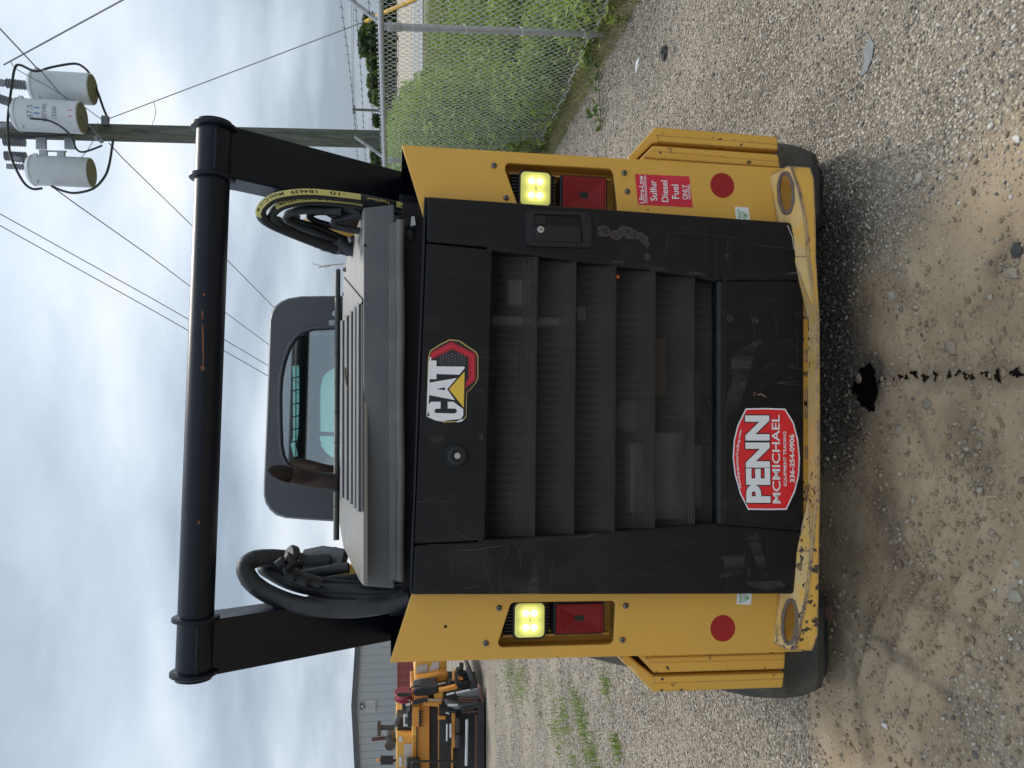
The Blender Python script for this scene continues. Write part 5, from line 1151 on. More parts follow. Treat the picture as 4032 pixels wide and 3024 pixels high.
for k_ in range(90):
    y0 = rng.uniform(5.2, 10.5); u = rng.uniform(330, 1120); x0 = CAM.x + (1512 - u) / F * (y0 - CAM.y)
    if x0 < FX(min(y0, 8)) + 0.25: continue
    C = clump(x0, y0, (0.95 + 0.38 * float(sstep(330, 520, u))) * rng.uniform(0.85, 1.12), 0.34, 420)
    (lime if rng.random() < 0.5 else parts).append(leaves(C, 0.075, 0.5, 0.36))
ob = np_mesh('undergrowth', *join(parts), Mt['weed']); tag(ob, 'dense green weeds growing behind the chain-link fence', 'weeds', kind='stuff')
ob = np_mesh('bright_weeds', *join(lime), Mt['lime']); tag(ob, 'bright yellow-green leafy weeds low behind the fence', 'weeds', kind='stuff')
n = 26000; y = rng.uniform(2.0, 27, n) ; x = FX(np.minimum(y, 8)) + 0.12 + rng.random(n) * (0.9 + 0.62 * (y + 2))
ob = np_mesh('meadow_grass', *blades(x, y, rng.uniform(0.12, 0.40, n) * np.where(y > 16, 0.6, 0.9), 0.006 + 0.0012 * y), Mt['grass']); tag(ob, 'long green grass between the fence and the road', 'grass', kind='stuff')
n = 30000; y = rng.uniform(9, 31, n); x = 3.0 + rng.random(n) * (0.62 * (y + 2)); k_ = fbm(x * 0.5, y * 0.5, 3) > 0.42; x, y = x[k_], y[k_]
ob = np_mesh('dry_grass', *blades(x, y, rng.uniform(0.2, 0.5, len(x)) * np.where(y > 20, 0.5, 1.0), 0.012 + 0.0010 * y), Mt['drygrass']); tag(ob, 'brownish dry meadow grass in front of the road', 'grass', kind='stuff')
# brown litter at the fence foot
n = 9000; y = rng.uniform(1.9, 5.6, n); x = FX(y) + rng.normal(0.16, 0.2, n); x = np.maximum(x, FX(y) - 0.16)
ob = np_mesh('dead_stalks', *blades(x, y, rng.uniform(0.02, 0.14, n), np.full(n, 0.004), 2.2), Mt['drygrass']); tag(ob, 'dead stalks and leaf litter along the foot of the fence', 'litter', kind='stuff')
# dark soil and grass floor of the meadow
t = NT('meadow_floor'); mf = t.bsdf(t.ramp(t.noise(1.6, 6, 0.65), (0.35, (0.06, 0.085, 0.025)), (0.55, (0.13, 0.15, 0.05)), (0.72, (0.22, 0.18, 0.10))), 0.95)
mb = MB(); ys_ = [1.2, 2, 3, 4, 5, 6, 8, 11, 15, 20, 26, 32.4]
for a_, b_ in zip(ys_, ys_[1:]):
    pa, pb = FX(min(a_, 8)) + 0.05, FX(min(b_, 8)) + 0.05
    ga, gb = float(G(pa, a_)) + 0.006, float(G(pb, b_)) + 0.006
    mb.add([(pa, a_, ga), (pa + 60, a_, 0.004), (pb + 60, b_, 0.004), (pb, b_, gb)], [(0, 1, 2, 3)])
tag(build('meadow', mb, mf), kind='structure')
# grass tufts in the gravel on the left
parts = []
for (x, y, n, h, r) in ((2010, 2650, 70, 0.09, 0.30), (2060, 2680, 60, 0.08, 0.25), (2040, 2700, 40, 0.07, 0.2), (2280, 2760, 50, 0.06, 0.16), (2300, 2800, 40, 0.05, 0.13), (2400, 2700, 40, 0.05, 0.10), (2310, 2860, 60, 0.055, 0.12), (2230, 2830, 60, 0.07, 0.2), (2180, 2850, 40, 0.06, 0.2), (2330, 2950, 50, 0.06, 0.14), (2450, 2940, 60, 0.055, 0.07), (2200, 2920, 40, 0.05, 0.2), (2120, 2780, 30, 0.05, 0.2), (2360, 2990, 40, 0.06, 0.14), (2270, 3010, 30, 0.05, 0.14), (2160, 2700, 30, 0.06, 0.2)):
    p = gnd(x, y); xx, yy = rng.normal(p.x, r * 0.5, n * 2), rng.normal(p.y, r * 0.7, n * 2); parts.append(blades(xx, yy, h * rng.uniform(0.4, 1.2, n * 2), np.full(n * 2, 0.007), 1.1))
ob = np_mesh('yard_grass', *join(parts), Mt['grass']); tag(ob, 'thin tufts of green grass sprouting through the left-hand gravel', 'grass', kind='stuff')
# plants one can point at
def plant(name, px_, n, h, r, size, mat, label, z0=0.0, aspect=0.42, dx=0.0):
    p = gnd(*px_); o = thing(name, label, 'plant', (p.x + dx, p.y, float(G(p.x, p.y))))
    C = clump(0, 0, h, r, n); C[:, 2] += z0; V, Fa = leaves(C, size, 0.5, aspect); f = np_mesh('foliage', V, Fa, mat); f.parent = o
    mb = MB()
    for k_ in range(6):
        a = k_ * 1.05; e_ = Vector((math.cos(a) * r * 0.6, math.sin(a) * r * 0.6, h * 0.9)) ; mb.tube([(0, 0, -0.02), e_ * 0.5 + Vector((0, 0, 0.02)), e_], [0.005, 0.004, 0.002], 5)
    s_ = build('stem', mb, Mt['bark']); s_.parent = o; return o
plant('broadleaf_weed', (2310, 90), 120, 0.26, 0.16, 0.11, Mt['lime'], 'broad-leaved green weed at the fence foot right of the post')
plant('leafy_weed', (2150, 590), 260, 0.36, 0.15, 0.055, Mt['weed'], 'leafy green weed at the fence foot beside the loader')
plant('seedling', (2440, 75), 26, 0.10, 0.05, 0.035, Mt['lime'], 'small green seedling in the gravel in front of the fence post')
# creeping vine on the gravel below the post
VP = [gnd(*p) for p in ((2325, 150), (2328, 215), (2335, 262), (2340, 330), (2346, 400), (2350, 450), (2352, 505))]
vn = thing('creeping_vine', 'creeping vine with small green leaves trailing over gravel from the fence post', 'plant', (VP[0].x, VP[0].y, 0))
vp = smooth_path([(p.x, p.y, float(G(p.x, p.y)) + 0.02) for p in VP], 8); build('stem', MB().tube(vp, 0.003, 5), Mt['bark'], vn)
C = []
for i, p in enumerate(vp):
    for k_ in range(int(8 - 6.5 * min(1, i / 22))): C.append(p + Vector((random.gauss(0, 0.045), random.gauss(0, 0.05), abs(random.gauss(0.03, 0.03)))))
V, Fa = leaves(np.array([tuple(c_ - OFF[vn.name]) for c_ in C]), 0.055, 0.2, 0.5); f = np_mesh('foliage', V, Fa, leaf_mat('vine_leaf', (0.0, (0.04, 0.085, 0.02)), (1.0, (0.10, 0.17, 0.04)))); f.parent = vn

# ================================================================== chain-link fence
FZ = 1.48
PA, PB = Vector((2.47, 2.97, 0)), Vector((2.245, 5.22, 0))
dirf = (PB - PA).normalized()
fen = thing('chain_link_fence', 'galvanised chain-link fence topped with three strands of barbed wire', 'fence', (PA.x, PA.y, 0))
lean_ = Vector((-0.055, 0, 0))
def fpt(s_, z): return PA + dirf * s_ + Vector((0, 0, z)) + lean_ * (z / 1.47)
for s_ in (0.0, 2.26, 4.6):
    pst = build('post', MB().tube([fpt(s_, -0.1), fpt(s_, FZ - 0.02)], 0.0240, 18), Mt['galv'], fen, smooth=50)
    build('post_cap', MB().tube([fpt(s_, FZ - 0.14), fpt(s_, FZ - 0.13), fpt(s_, FZ - 0.05), fpt(s_, FZ - 0.045)], [0.025, 0.028, 0.028, 0.025], 18), Mt['galv'], pst, smooth=30)
    nrm = Vector((dirf.y, -dirf.x, 0)); tip = fpt(s_, FZ) + Vector((0.20, -0.03, 0.275))
    a_, b_ = fpt(s_, FZ - 0.03), tip; sd_ = dirf * 0.016; upv = (b_ - a_).cross(dirf).normalized() * 0.014
    build('barb_arm', MB().prism([a_ - sd_ - upv, a_ + sd_ - upv, a_ + sd_ + upv, a_ - sd_ + upv], [b_ - sd_ * 0.7 - upv * 0.7, b_ + sd_ * 0.7 - upv * 0.7, b_ + sd_ * 0.7 + upv * 0.7, b_ - sd_ * 0.7 + upv * 0.7]), Mt['galv'], pst, 0.003)
    if s_ < 2: 
        for z in (1.28, 0.93, 0.55, 0.12):
            w_ = [fpt(s_, z) + Vector((math.cos(a) * 0.027, math.sin(a) * 0.027, 0.012 * math.sin(a + 1))) for a in np.linspace(2.2, 6.3, 10)]; build('tie_wire', MB().tube(w_, 0.0024, 5), Mt['wire'], pst)
rail = build('top_rail', MB().tube([fpt(s_, FZ + 0.012 * 0) for s_ in (-2.2, -1, 0, 1, 2.3, 4.7, 6)], 0.0190, 16), Mt['galv'], fen, smooth=50)
for s_ in (-0.28, 0.45, 0.92, 1.35, 1.85):
    w_ = [fpt(s_, FZ) + Vector((math.cos(a) * 0.021, 0.004 * math.sin(a), math.sin(a) * 0.021)) for a in np.linspace(0, 6.28, 14)]; build('rail_tie', MB().tube(w_, 0.0022, 5), Mt['wire'], rail)
for i, (dz, dx) in enumerate(((0.265, 0.19), (0.175, 0.125), (0.085, 0.06))):
    mb = MB(); P = []
    for s_ in np.arange(-2.2, 6.0, 0.03): P.append(fpt(s_, FZ) + Vector((dx, 0, dz - 0.012 * math.sin(s_ * 1.4 + i) + random.uniform(-1, 1) * 0.0015)))
    mb.tube(P, 0.0019, 5)
    for k_ in range(2 + i, len(P), 4):
        p = P[k_]
        for a in (0.6, 2.2, 3.9): mb.tube([p + Vector((0, -0.006, 0)), p + Vector((math.cos(a) * 0.016, 0.010 * math.sin(a * 2), math.sin(a) * 0.020))], 0.0013, 4)
        mb.tube([p - dirf * 0.006, p + dirf * 0.006], 0.0034, 5)
    build('barbed_wire', mb, Mt['darkwire'], fen)
# woven mesh: zigzag wires that loop through their neighbours
cw, ch = 0.060, 0.060; mb = MB(); nrm = Vector((dirf.y, -dirf.x, 0))
def wob(s_): return 0.03 + 0.012 * math.sin(s_ * 5.1) + 0.010 * math.sin(s_ * 13)
nW = int(7.6 / cw); allV, allF = [], []; o_ = 0
for i in range(nW):
    s0 = -2.2 + i * cw; zb = max(0.015, wob(s0) if s0 > -0.6 else 0.02); m_ = int((FZ + 0.03 - zb) / (ch / 2)); P = []
    for k_ in range(m_ + 1):
        z = FZ + 0.035 - k_ * ch / 2; sgn = 1 if k_ % 2 else -1
        P.append(fpt(s0 + (cw / 2 + 0.003) * (0.5 + 0.5 * sgn) , z) + nrm * (0.004 * (1 if (k_ + i) % 2 else -1)))
    if -0.1 < s0 < 2.4: P.append(P[-1] + dirf * 0.012 + Vector((0, 0, -0.02))); P.append(P[-1] + dirf * 0.012 + Vector((0, 0, 0.012)))
    b0 = MB().tube(P, 0.0021, 4, caps=False); allV += b0.v; allF += [tuple(j + o_ for j in f) for f in b0.f]; o_ = len(allV)
    P2 = [fpt(s0 + cw / 2 + (cw / 2 + 0.003) * (0.5 - 0.5 * (1 if k_ % 2 else -1)), FZ + 0.035 - k_ * ch / 2) + nrm * (0.004 * (-1 if (k_ + i) % 2 else 1)) for k_ in range(m_ + 1)]
    b0 = MB().tube(P2, 0.0021, 4, caps=False); allV += b0.v; allF += [tuple(j + o_ for j in f) for f in b0.f]; o_ = len(allV)
mb.v, mb.f = allV, allF
off = OFF[fen.name]; fm = np_mesh('woven_mesh', np.array([tuple(v - off) for v in allV]), np.array(allF), Mt['wire']); fm.parent = fen; fm['kind'] = 'stuff'
P = [fpt(s_, max(0.03, wob(s_) + 0.025 + 0.012 * math.sin(s_ * 31))) for s_ in np.arange(-1.8, 5.6, 0.06)]; build('tension_wire', MB().tube(P, 0.0028, 5), Mt['wire'], fen)

# ================================================================== utility pole, transformers, lines
PY = 12.4
pb = Vector((at(1600, 545, PY).x, PY, 0))
pole = thing('utility_pole', 'weathered grey-green wooden utility pole behind the fence', 'utility pole', pb)
t = NT('weathered_pole'); n_ = t.noise(5, 6, 0.65, stretch=(6, 6, 0.35)); PM = t.bsdf(t.ramp(n_, (0.32, (0.055, 0.06, 0.048)), (0.5, (0.11, 0.12, 0.095)), (0.7, (0.18, 0.18, 0.15))), 0.9, bump=n_, bstr=0.6, bdist=0.02)
tp = at(0, 512, PY); dd = (tp - Vector((pb.x, PY, 0.0))) / tp.z
build('shaft', MB().tube([pb + dd * z for z in (-0.3, 3, 6, 9, 11.5)], [0.165, 0.158, 0.15, 0.142, 0.135], 22), PM, pole, smooth=50)
build('ground_wire_clip', MB().box(at(1663, 540, PY - 0.19), (0.34, 0.01, 0.02)), Mt['galv'], pole)
T1 = (0, 0, 0.4822)
def w1(x, y, Y=PY): return at(*sub(T1, x, y), Y)
Mt['can'] = paint('transformer_grey', (0.60, 0.645, 0.69), 0.45, 0.08, 2, film=0.15, dustc=(0.40, 0.42, 0.42), chips=0.1, chipc=(0.2, 0.15, 0.1), chipscale=8)
Mt['canb'] = paint('transformer_base', (0.25, 0.24, 0.205), 0.7, 0.2, 3)
Mt['porc'] = flat('grey_porcelain', (0.26, 0.28, 0.31), 0.35)
def can(name, topx, botx, rpx, Y, label, bush, lettering=False):
    B = at(*sub(T1, *botx), Y); T = at(*sub(T1, *topx), Y); r = rpx * T1[2] / F * (Y + 2.1) * 1.03; B = Vector((B.x, Y, B.z)); h = T.z - B.z
    o = thing(name, label, 'transformer', B, 'pole transformers')
    build('tank', MB().lathe(B, (0, 0, 1), [(r * 0.96, 0.0), (r, 0.015), (r, h * 0.97), (r * 1.04, h * 0.972), (r * 1.04, h), (r * 0.9, h + 0.05)], 40), Mt['can'], o, smooth=35)
    build('base', MB().lathe(B + Vector((0, 0, -0.004)), (0, 0, 1), [(r * 0.93, 0), (r * 0.93, 0.003)], 36), Mt['canb'], o)
    for (bx, by, hh, rr, lean) in bush:
        p = B + Vector((bx, by, h + 0.03)); pr = []
        for k_ in range(int(hh / 0.045)): pr += [(rr * 0.55, k_ * 0.045), (rr, k_ * 0.045 + 0.012), (rr * 0.55, k_ * 0.045 + 0.034)]
        pr += [(rr * 0.75, hh), (rr * 0.75, hh + 0.09), (rr * 0.4, hh + 0.11)]
        build('bushing', MB().lathe(p, (lean, 0, 1), pr, 18), Mt['porc'], o, smooth=30)
    for a in (-2.6, -0.6): build('lid_lug', MB().box(B + Vector((r * 1.03 * math.cos(a), r * 1.03 * math.sin(a), h * 0.9)), (0.07, 0.05, 0.07)), Mt['can'], o, 0.008)
    if lettering:
        mb = MB()
        def fn(xc, zc, wd, ht):
            def g_(u, v):
                a = (xc + (u - 0.5) * wd) / r; return B + Vector((math.sin(a) * (r + 0.003), -math.cos(a) * (r + 0.003), zc + (v - 0.5) * ht))
            return g_
        text_map(mb, '37.5', fn(-0.02, h * 0.72, 0.22, 0.085), 0.0); text_map(mb, '120/240S', fn(-0.02, h * 0.50, 0.30, 0.065), 0.0); text_map(mb, '13200', fn(-0.02, h * 0.34, 0.20, 0.065), 0.0)
        build('lettering', mb, flat('grey_stencil', (0.16, 0.18, 0.21), 0.6), o)
        mb = MB(); g_ = fn(0.0, h * 0.61, 0.11, 0.085); mb.quad(g_(0, 0), g_(1, 0), g_(1, 1), g_(0, 1)); build('blue_plate', mb, flat('blue_label', (0.03, 0.16, 0.50), 0.5), o)
        mb = MB(); g_ = fn(-0.02, h * 0.10, 0.12, 0.06); mb.quad(g_(0, 0), g_(1, 0), g_(1, 1), g_(0, 1)); build('red_plate', mb, flat('pale_red_label', (0.55, 0.25, 0.20), 0.5), o)
    return o, B, r, h
oR, BR_, rR, hR = can('transformer', (290, 690), (757, 730), 112, PY - 0.25, 'grey can transformer on the right side of the utility pole', [(0.0, 0, 0.48, 0.085, 0.05)])
oM, BM_, rM, hM = can('transformer', (155, 940), (672, 962), 116, PY - 0.52, 'middle grey can transformer with stencilled figures and a small blue plate', [(0.17, 0.0, 0.42, 0.08, 0.3), (-0.15, 0, 0.16, 0.05, -0.2)], True)
oL, BL_, rL, hL_ = can('transformer', (275, 1400), (748, 1410), 108, PY - 0.25, 'scuffed grey can transformer on the left side of the utility pole', [(0.05, 0, 0.30, 0.06, 0.0), (0.17, 0.05, 0.2, 0.07, 0.1)])
# hangers between cans and pole
for px_ in ((338, 1150), (570, 1150)):
    p = w1(*px_, PY - 0.05); build('hanger', MB().box(p, (0.30, 0.05, 0.17)), Mt['galv'], pole, 0.01)
for px_ in ((355, 1260), (500, 1265)): p = w1(*px_, PY - 0.15); build('hanger', MB().box(p, (0.14, 0.06, 0.13)), Mt['galv'], pole, 0.01)
for px_ in ((362, 808), (512, 815)): p = w1(*px_, PY - 0.3); build('hanger', MB().box(p, (0.12, 0.08, 0.14)), Mt['can'], pole, 0.01)
mb = MB().tube([w1(330, 1232, PY - 0.1), w1(545, 1238, PY - 0.1)], 0.014, 8); build('hanger_rod', mb, Mt['galv'], pole)
pr = []
for k_ in range(9): pr += [(0.05, k_ * 0.04), (0.085, k_ * 0.04 + 0.012), (0.05, k_ * 0.04 + 0.03)]
for (x, y) in ((205, 1160), (215, 1660 - 380)):
    p = w1(x, y, PY - 0.1); build('lightning_arrester', MB().lathe(p, (0, 0, 1), pr, 16), Mt['porc'], pole, smooth=30)
pr = [(0.02, 0), (0.045, 0.02), (0.045, 0.06), (0.02, 0.08), (0.045, 0.10), (0.045, 0.14), (0.02, 0.16)]
build('spool_insulator', MB().lathe(w1(845, 1160, PY - 0.25), (0.6, -0.3, 1), pr, 16), Mt['porc'], pole, smooth=30)
build('line_clamp', MB().box(w1(860, 985, PY - 0.18), (0.16, 0.08, 0.12)), Mt['bolt'], pole, 0.01)
def line(name, label, cat, pts, r, mat, Y, smooth=True, C_=T1):
    P = []
    for i, p in enumerate(pts):
        yy = p[2] if len(p) > 2 else (Y if not isinstance(Y, tuple) else Y[0] + (Y[1] - Y[0]) * i / (len(pts) - 1)); P.append(at(*sub(C_, p[0], p[1]), yy))
    if smooth: P = smooth_path(P, 8)
    return tag(build(name, MB().tube(P, r, 7), Mt[mat], None, smooth=60), label, cat)
K = (0, 0, 1.0)
line('jumper_cable', 'black jumper cable looping over the tops of all three transformers', 'cable', [(345, 575), (270, 578), (160, 530), (120, 560), (95, 700), (65, 950), (65, 1100), (90, 1280), (180, 1470), (260, 1540), (345, 1538)], 0.021, 'cable', PY - 0.75)
line('jumper_cable', 'black cable arching from the right transformer down to the pole clamp', 'cable', [(350, 570), (440, 545), (610, 520), (690, 555), (740, 620), (800, 760), (850, 900), (890, 985)], 0.021, 'cable', PY - 0.1)
line('jumper_cable', 'black cable hanging below the left transformer to the pole', 'cable', [(420, 1520), (520, 1560), (620, 1575), (760, 1540), (850, 1450), (890, 1350), (915, 1200), (925, 1135)], 0.021, 'cable', PY - 0.4)
line('jumper_cable', 'black cable curving from the middle transformer to the spool insulator', 'cable', [(245, 967), (400, 985), (520, 1050), (590, 1130), (620, 1210), (665, 1241), (740, 1225), (835, 1188)], 0.017, 'cable', PY - 0.85)
line('jumper_cable', 'black cable running along the pole behind the middle transformer', 'cable', [(88, 1088), (160, 1115), (400, 1112), (640, 1092), (735, 1045)], 0.016, 'cable', PY - 0.20)
line('jumper_cable', 'thin grey lead from the spool insulator to a bushing', 'cable', [(840, 1150), (720, 1010), (540, 810), (470, 740), (345, 590)], 0.010, 'linewire', PY - 0.6)
line('jumper_cable', 'thin grey lead crossing the right transformer to the pole clamp', 'cable', [(85, 500), (130, 560), (270, 640), (390, 705), (540, 795), (640, 840), (835, 980)], 0.007, 'linewire', PY - 0.62)
line('jumper_cable', 'pair of fine grey leads dropping from the left transformer', 'cable', [(650, 1300), (720, 1220), (770, 1120), (800, 1000)], 0.006, 'linewire', PY - 0.3)
line('power_line', 'overhead line rising from the pole top towards the upper right', 'power line', [(15, 255), (482, 0), (700, -120)], 0.014, 'linewire', (PY, PY - 3.5), False, K)
line('power_line', 'overhead line crossing the transformers up to the top edge', 'power line', [(152, 275), (0, 113), (-200, -100)], 0.011, 'linewire', (PY - 0.6, PY - 4), False, K)
line('power_line', 'overhead line passing behind the cross tube nearest the pole', 'power line', [(430, 565), (482, 622), (665, 800), (893, 1022), (1082, 1214), (1250, 1395)], 0.011, 'linewire', (PY, 26), False, K)
line('power_line', 'overhead line leaving the left transformer and passing behind the cross tube', 'power line', [(205, 735), (294, 800), (600, 1015), (749, 1128), (881, 1226), (1060, 1358), (1250, 1500)], 0.012, 'linewire', (PY, 30), False, K)
line('power_line', 'upper wire of the close pair crossing the left sky', 'power line', [(-100, 786), (0, 842), (600, 1176), (749, 1261), (881, 1336), (1057, 1440), (1250, 1553)], 0.016, 'linewire', (24, 34), False, K)
line('power_line', 'lower wire of the close pair crossing the left sky', 'power line', [(-100, 832), (0, 888), (600, 1221), (747, 1305), (881, 1380), (1055, 1480), (1250, 1595)], 0.016, 'linewire', (24, 34), False, K)
gw = thing('guy_wire', 'steel guy wire from the pole down to a yellow plastic guard', 'guy wire', at(427, 468, PY))
build('strand', MB().tube([at(427, 468, PY), at(1000, 251, PY - 2.6), at(1441, 83, PY - 4.3), at(1640, 5, PY - 5.0)], 0.0085, 7), Mt['linewire'], gw)
build('guard', MB().tube([at(1441, 84, PY - 4.3), at(1495, 58, PY - 4.5), at(1625, 0, PY - 5.0), at(1760, -62, PY - 5.5)], [0.024, 0.026, 0.026, 0.026], 10), paint('yellow_guard_plastic', (0.75, 0.40, 0.02), 0.45, 0.1), gw, smooth=50)
line('bond_wire', 'thin slack wire hanging from the guy wire to the pole', 'wire', [(1255, 830), (1272, 900), (1262, 960), (1245, 1018)], 0.005, 'linewire', PY - 0.3)
# far pole
fp = at(1490, 434, 78); fo_ = thing('far_utility_pole', 'distant utility pole with cross-arm above the trees', 'utility pole', (fp.x, 78, 0))
a_, b_ = at(1388, 431, 78), at(1560, 437, 78); build('shaft', MB().tube([Vector((b_.x, 78, -0.3)), a_], [0.17, 0.12], 10), PM, fo_)
ca_ = MB().box(at(1396, 432, 78), (0.85, 0.1, 0.12)); build('cross_arm', ca_, PM, fo_)
for y in (417, 426, 440, 447): build('insulator', MB().box(at(1392, y, 78), (0.09, 0.09, 0.25)), Mt['porc'], fo_)
for i, (p0, p1, p2, lab) in enumerate((((1384, 0), (1386, 200), (1388, 418), 'topmost far line between the distant pole and the right edge'), ((1391, 0), (1393, 200), (1394, 430), 'second far line between the distant pole and the right edge'), ((1388, 428), (1398, 480), (1406, 530), 'far line running left from the distant pole'), ((1398, 436), (1406, 490), (1414, 540), 'lower far line running left from the distant pole'))):
    line('far_power_line', lab, 'power line', [p0, p1, p2], 0.025, 'linewire', 78, False, K)

# ================================================================== far side: road, trees
RD = NT('asphalt'); rdm = RD.bsdf(RD.mix(RD.noise(0.6, 4), (0.20, 0.205, 0.21), (0.27, 0.275, 0.28)), 0.8)
ro = build('road', MB().quad((6, 33.5, 0.03), (400, 33.5, 0.03), (400, 51, 0.03), (6, 51, 0.03)), rdm); tag(ro, kind='structure')
WL = flat('white_road_paint', (0.72, 0.72, 0.70), 0.7); OL = flat('amber_road_paint', (0.65, 0.40, 0.12), 0.7)
for y, mt_, nm in ((34.0, WL, 'edge_line'), (42.5, OL, 'centre_line'), (50.2, WL, 'edge_line')): build(nm, MB().quad((6, y, 0.036), (400, y, 0.036), (400, y + 0.35 * (y / 34) ** 2, 0.036), (6, y + 0.35 * (y / 34) ** 2, 0.036)), mt_, ro)
def tree(px_, Y, top_px, w_px, n, mat, label, name='tree'):
    b = at(1556, px_, Y); tz = at(top_px, px_, Y).z; rad = w_px * 0.68 / F * (Y + 2); o = thing(name, label, 'tree', (b.x, Y, 0), 'trees along the far side of the road')
    mb = MB().tube([(b.x, Y, -0.2), (b.x, Y, tz * 0.5), (b.x + 0.1, Y, tz * 0.8)], [0.22 * Y / 70, 0.15 * Y / 70, 0.06 * Y / 70], 8)
    for k_ in range(5): a = k_ * 1.26; mb.tube([(b.x, Y, tz * 0.42), (b.x + math.cos(a) * rad * 0.6, Y + math.sin(a) * rad * 0.6, tz * (0.6 + 0.05 * k_))], [0.08 * Y / 70, 0.03 * Y / 70], 5)
    build('trunk', mb, Mt['bark'], o)
    C = []
    nb = 16
    for k_ in range(nb):
        a, zz = rng.uniform(0, 6.28), rng.uniform(0.15, 1.0); rr = rad * (0.85 - 0.45 * abs(zz - 0.45)) * rng.uniform(0.3, 0.9)
        c_ = np.array([b.x + rr * math.cos(a), Y + rr * math.sin(a), tz * (0.28 + 0.68 * zz)]); s_ = rad * rng.uniform(0.24, 0.42); v = rng.normal(size=(n // nb, 3)); v /= np.linalg.norm(v, axis=1)[:, None]
        C.append(c_ + v * s_ * (rng.random((n // nb, 1)) ** 0.4))
    C = np.concatenate(C); C = C[C[:, 2] < tz * 1.02]; V, Fa = leaves(C - np.array(OFF[o.name]), 0.40 * Y / 70, 0.1, 0.6); f = np_mesh('crown', V, Fa, mat); f.parent = o
for a in ((148, 66, 1416, 150, 6500, 'treedark', 'tall dark round tree beyond the fence post'), (235, 70, 1448, 140, 5200, 'treeleaf', 'mid green tree left of the tall dark tree'), (290, 74, 1466, 70, 2600, 'treeleaf', 'loose pale green tree with sky showing through'),
          (355, 64, 1450, 95, 4000, 'treeleaf', 'bushy green tree right of the distant pole'), (400, 72, 1478, 60, 2200, 'treeleaf', 'low tree beside the foot of the distant pole'), (482, 40, 1470, 55, 2400, 'treedark', 'small dark tree just right of the utility pole'), (610, 46, 1462, 110, 4200, 'treeleaf', 'green tree left of the utility pole behind the barbed wire'), (660, 50, 1490, 80, 2600, 'treeleaf', 'low green tree behind the far fence post'),
          (30, 70, 1496, 120, 3600, 'treedark', 'dark tree at the right edge behind the yellow guard')):
    tree(a[0], a[1] * 2.9, *a[2:5], Mt[a[5]], a[6])
n = 52000; x = rng.uniform(-220, 230, n); y = rng.normal(265, 6, n); z = rng.random(n) ** 0.8 * (3.6 + 3.2 * fbm(x * 0.07, y * 0, 3)); V, Fa = leaves(np.stack([x, y, z], -1), 1.7, 0.2, 0.6)
tag(np_mesh('hedgerow', V, Fa, Mt['treedark']), 'dark belt of woodland along the horizon beyond the road', 'woodland', kind='stuff')
# ================================================================== left background: metal building
BY = 30.0
bl = thing('metal_building', 'long grey metal building with a low gable, red lower wall and small gable vent', 'building', (at(1560, 2775, BY).x, BY, 0))
t = NT('grey_siding'); sid = t.bsdf(t.mix(t.noise(0.8, 4), (0.33, 0.345, 0.345), (0.38, 0.395, 0.39)), 0.55)
t = NT('red_siding'); rsd = t.bsdf(t.mix(t.noise(0.9, 4), (0.25, 0.055, 0.05), (0.31, 0.075, 0.065)), 0.6)
pk = at(1393, 2775, BY); lf = at(1428, 3500, BY); rt_ = at(1412, 2440, BY); wz = at(1567, 2700, BY).z
def zr(x): return pk.z - (x - pk.x) * (pk.z - rt_.z) / (rt_.x - pk.x) if x > pk.x else pk.z - (pk.x - x) * (pk.z - lf.z) / (pk.x - lf.x)
x0, x1 = lf.x, rt_.x
up_ = [Vector((x0, BY, wz)), Vector((x1, BY, wz)), Vector((x1, BY, rt_.z)), Vector((pk.x, BY, pk.z)), Vector((x0, BY, lf.z))]
build('gable_wall', MB().prism(up_, [p + Vector((0, 0.15, 0)) for p in up_]), sid, bl)
build('lower_wall', MB().box(((x0 + x1) / 2, BY + 0.08, wz / 2 - 0.1), (x1 - x0, 0.15, wz + 0.2)), rsd, bl)
build('side_wall', MB().box((x1 - 0.08, BY + 12, (rt_.z - 0.1) / 2), (0.15, 23.6, rt_.z - 0.1)), sid, bl)
build('wall_trim', MB().box(((x0 + x1) / 2, BY - 0.02, wz), (x1 - x0, 0.03, 0.05)), rsd, bl)
x = x0 + 0.15
while x < x1:
    build('siding_rib', MB().box((x, BY - 0.012, (wz + 0.03 + zr(x) - 0.16) / 2), (0.06, 0.024, zr(x) - 0.16 - wz - 0.03)), sid, bl)
    build('siding_rib', MB().box((x, BY - 0.003, (wz - 0.03) / 2), (0.06, 0.024, wz - 0.03)), rsd, bl); x += 0.305
roofm = paint('dark_roof_trim', (0.075, 0.085, 0.09), 0.6, 0.1, 1)
R1_ = [Vector((x1 + 0.4, 0, rt_.z - 0.02)), Vector((pk.x, 0, pk.z + 0.02)), Vector((x0 - 0.3, 0, lf.z - 0.02))]
pf = R1_ + [p + Vector((0, 0, -0.20)) for p in R1_[::-1]]
build('roof', MB().prism([Vector((p.x, BY - 0.12, p.z + 0.08)) for p in pf], [Vector((p.x, BY + 24, p.z + 0.08)) for p in pf]), roofm, bl)
v0, v1 = at(1443, 2760, BY), at(1480, 2800, BY)
vt = build('gable_vent', MB().box(((v0.x + v1.x) / 2, BY - 0.03, (v0.z + v1.z) / 2), (abs(v1.x - v0.x), 0.06, abs(v1.z - v0.z))), flat('white_vent', (0.62, 0.63, 0.62), 0.6), bl)
for k_ in range(7):
    z = v1.z + (v0.z - v1.z) * (k_ + 0.5) / 7; build('vent_slat', MB().box(((v0.x + v1.x) / 2, BY - 0.07, z), (abs(v1.x - v0.x) * 0.9, 0.03, 0.012), Matrix.Rotation(0.5, 3, 'X')), flat('vent_shadow', (0.4, 0.4, 0.4), 0.6), vt)
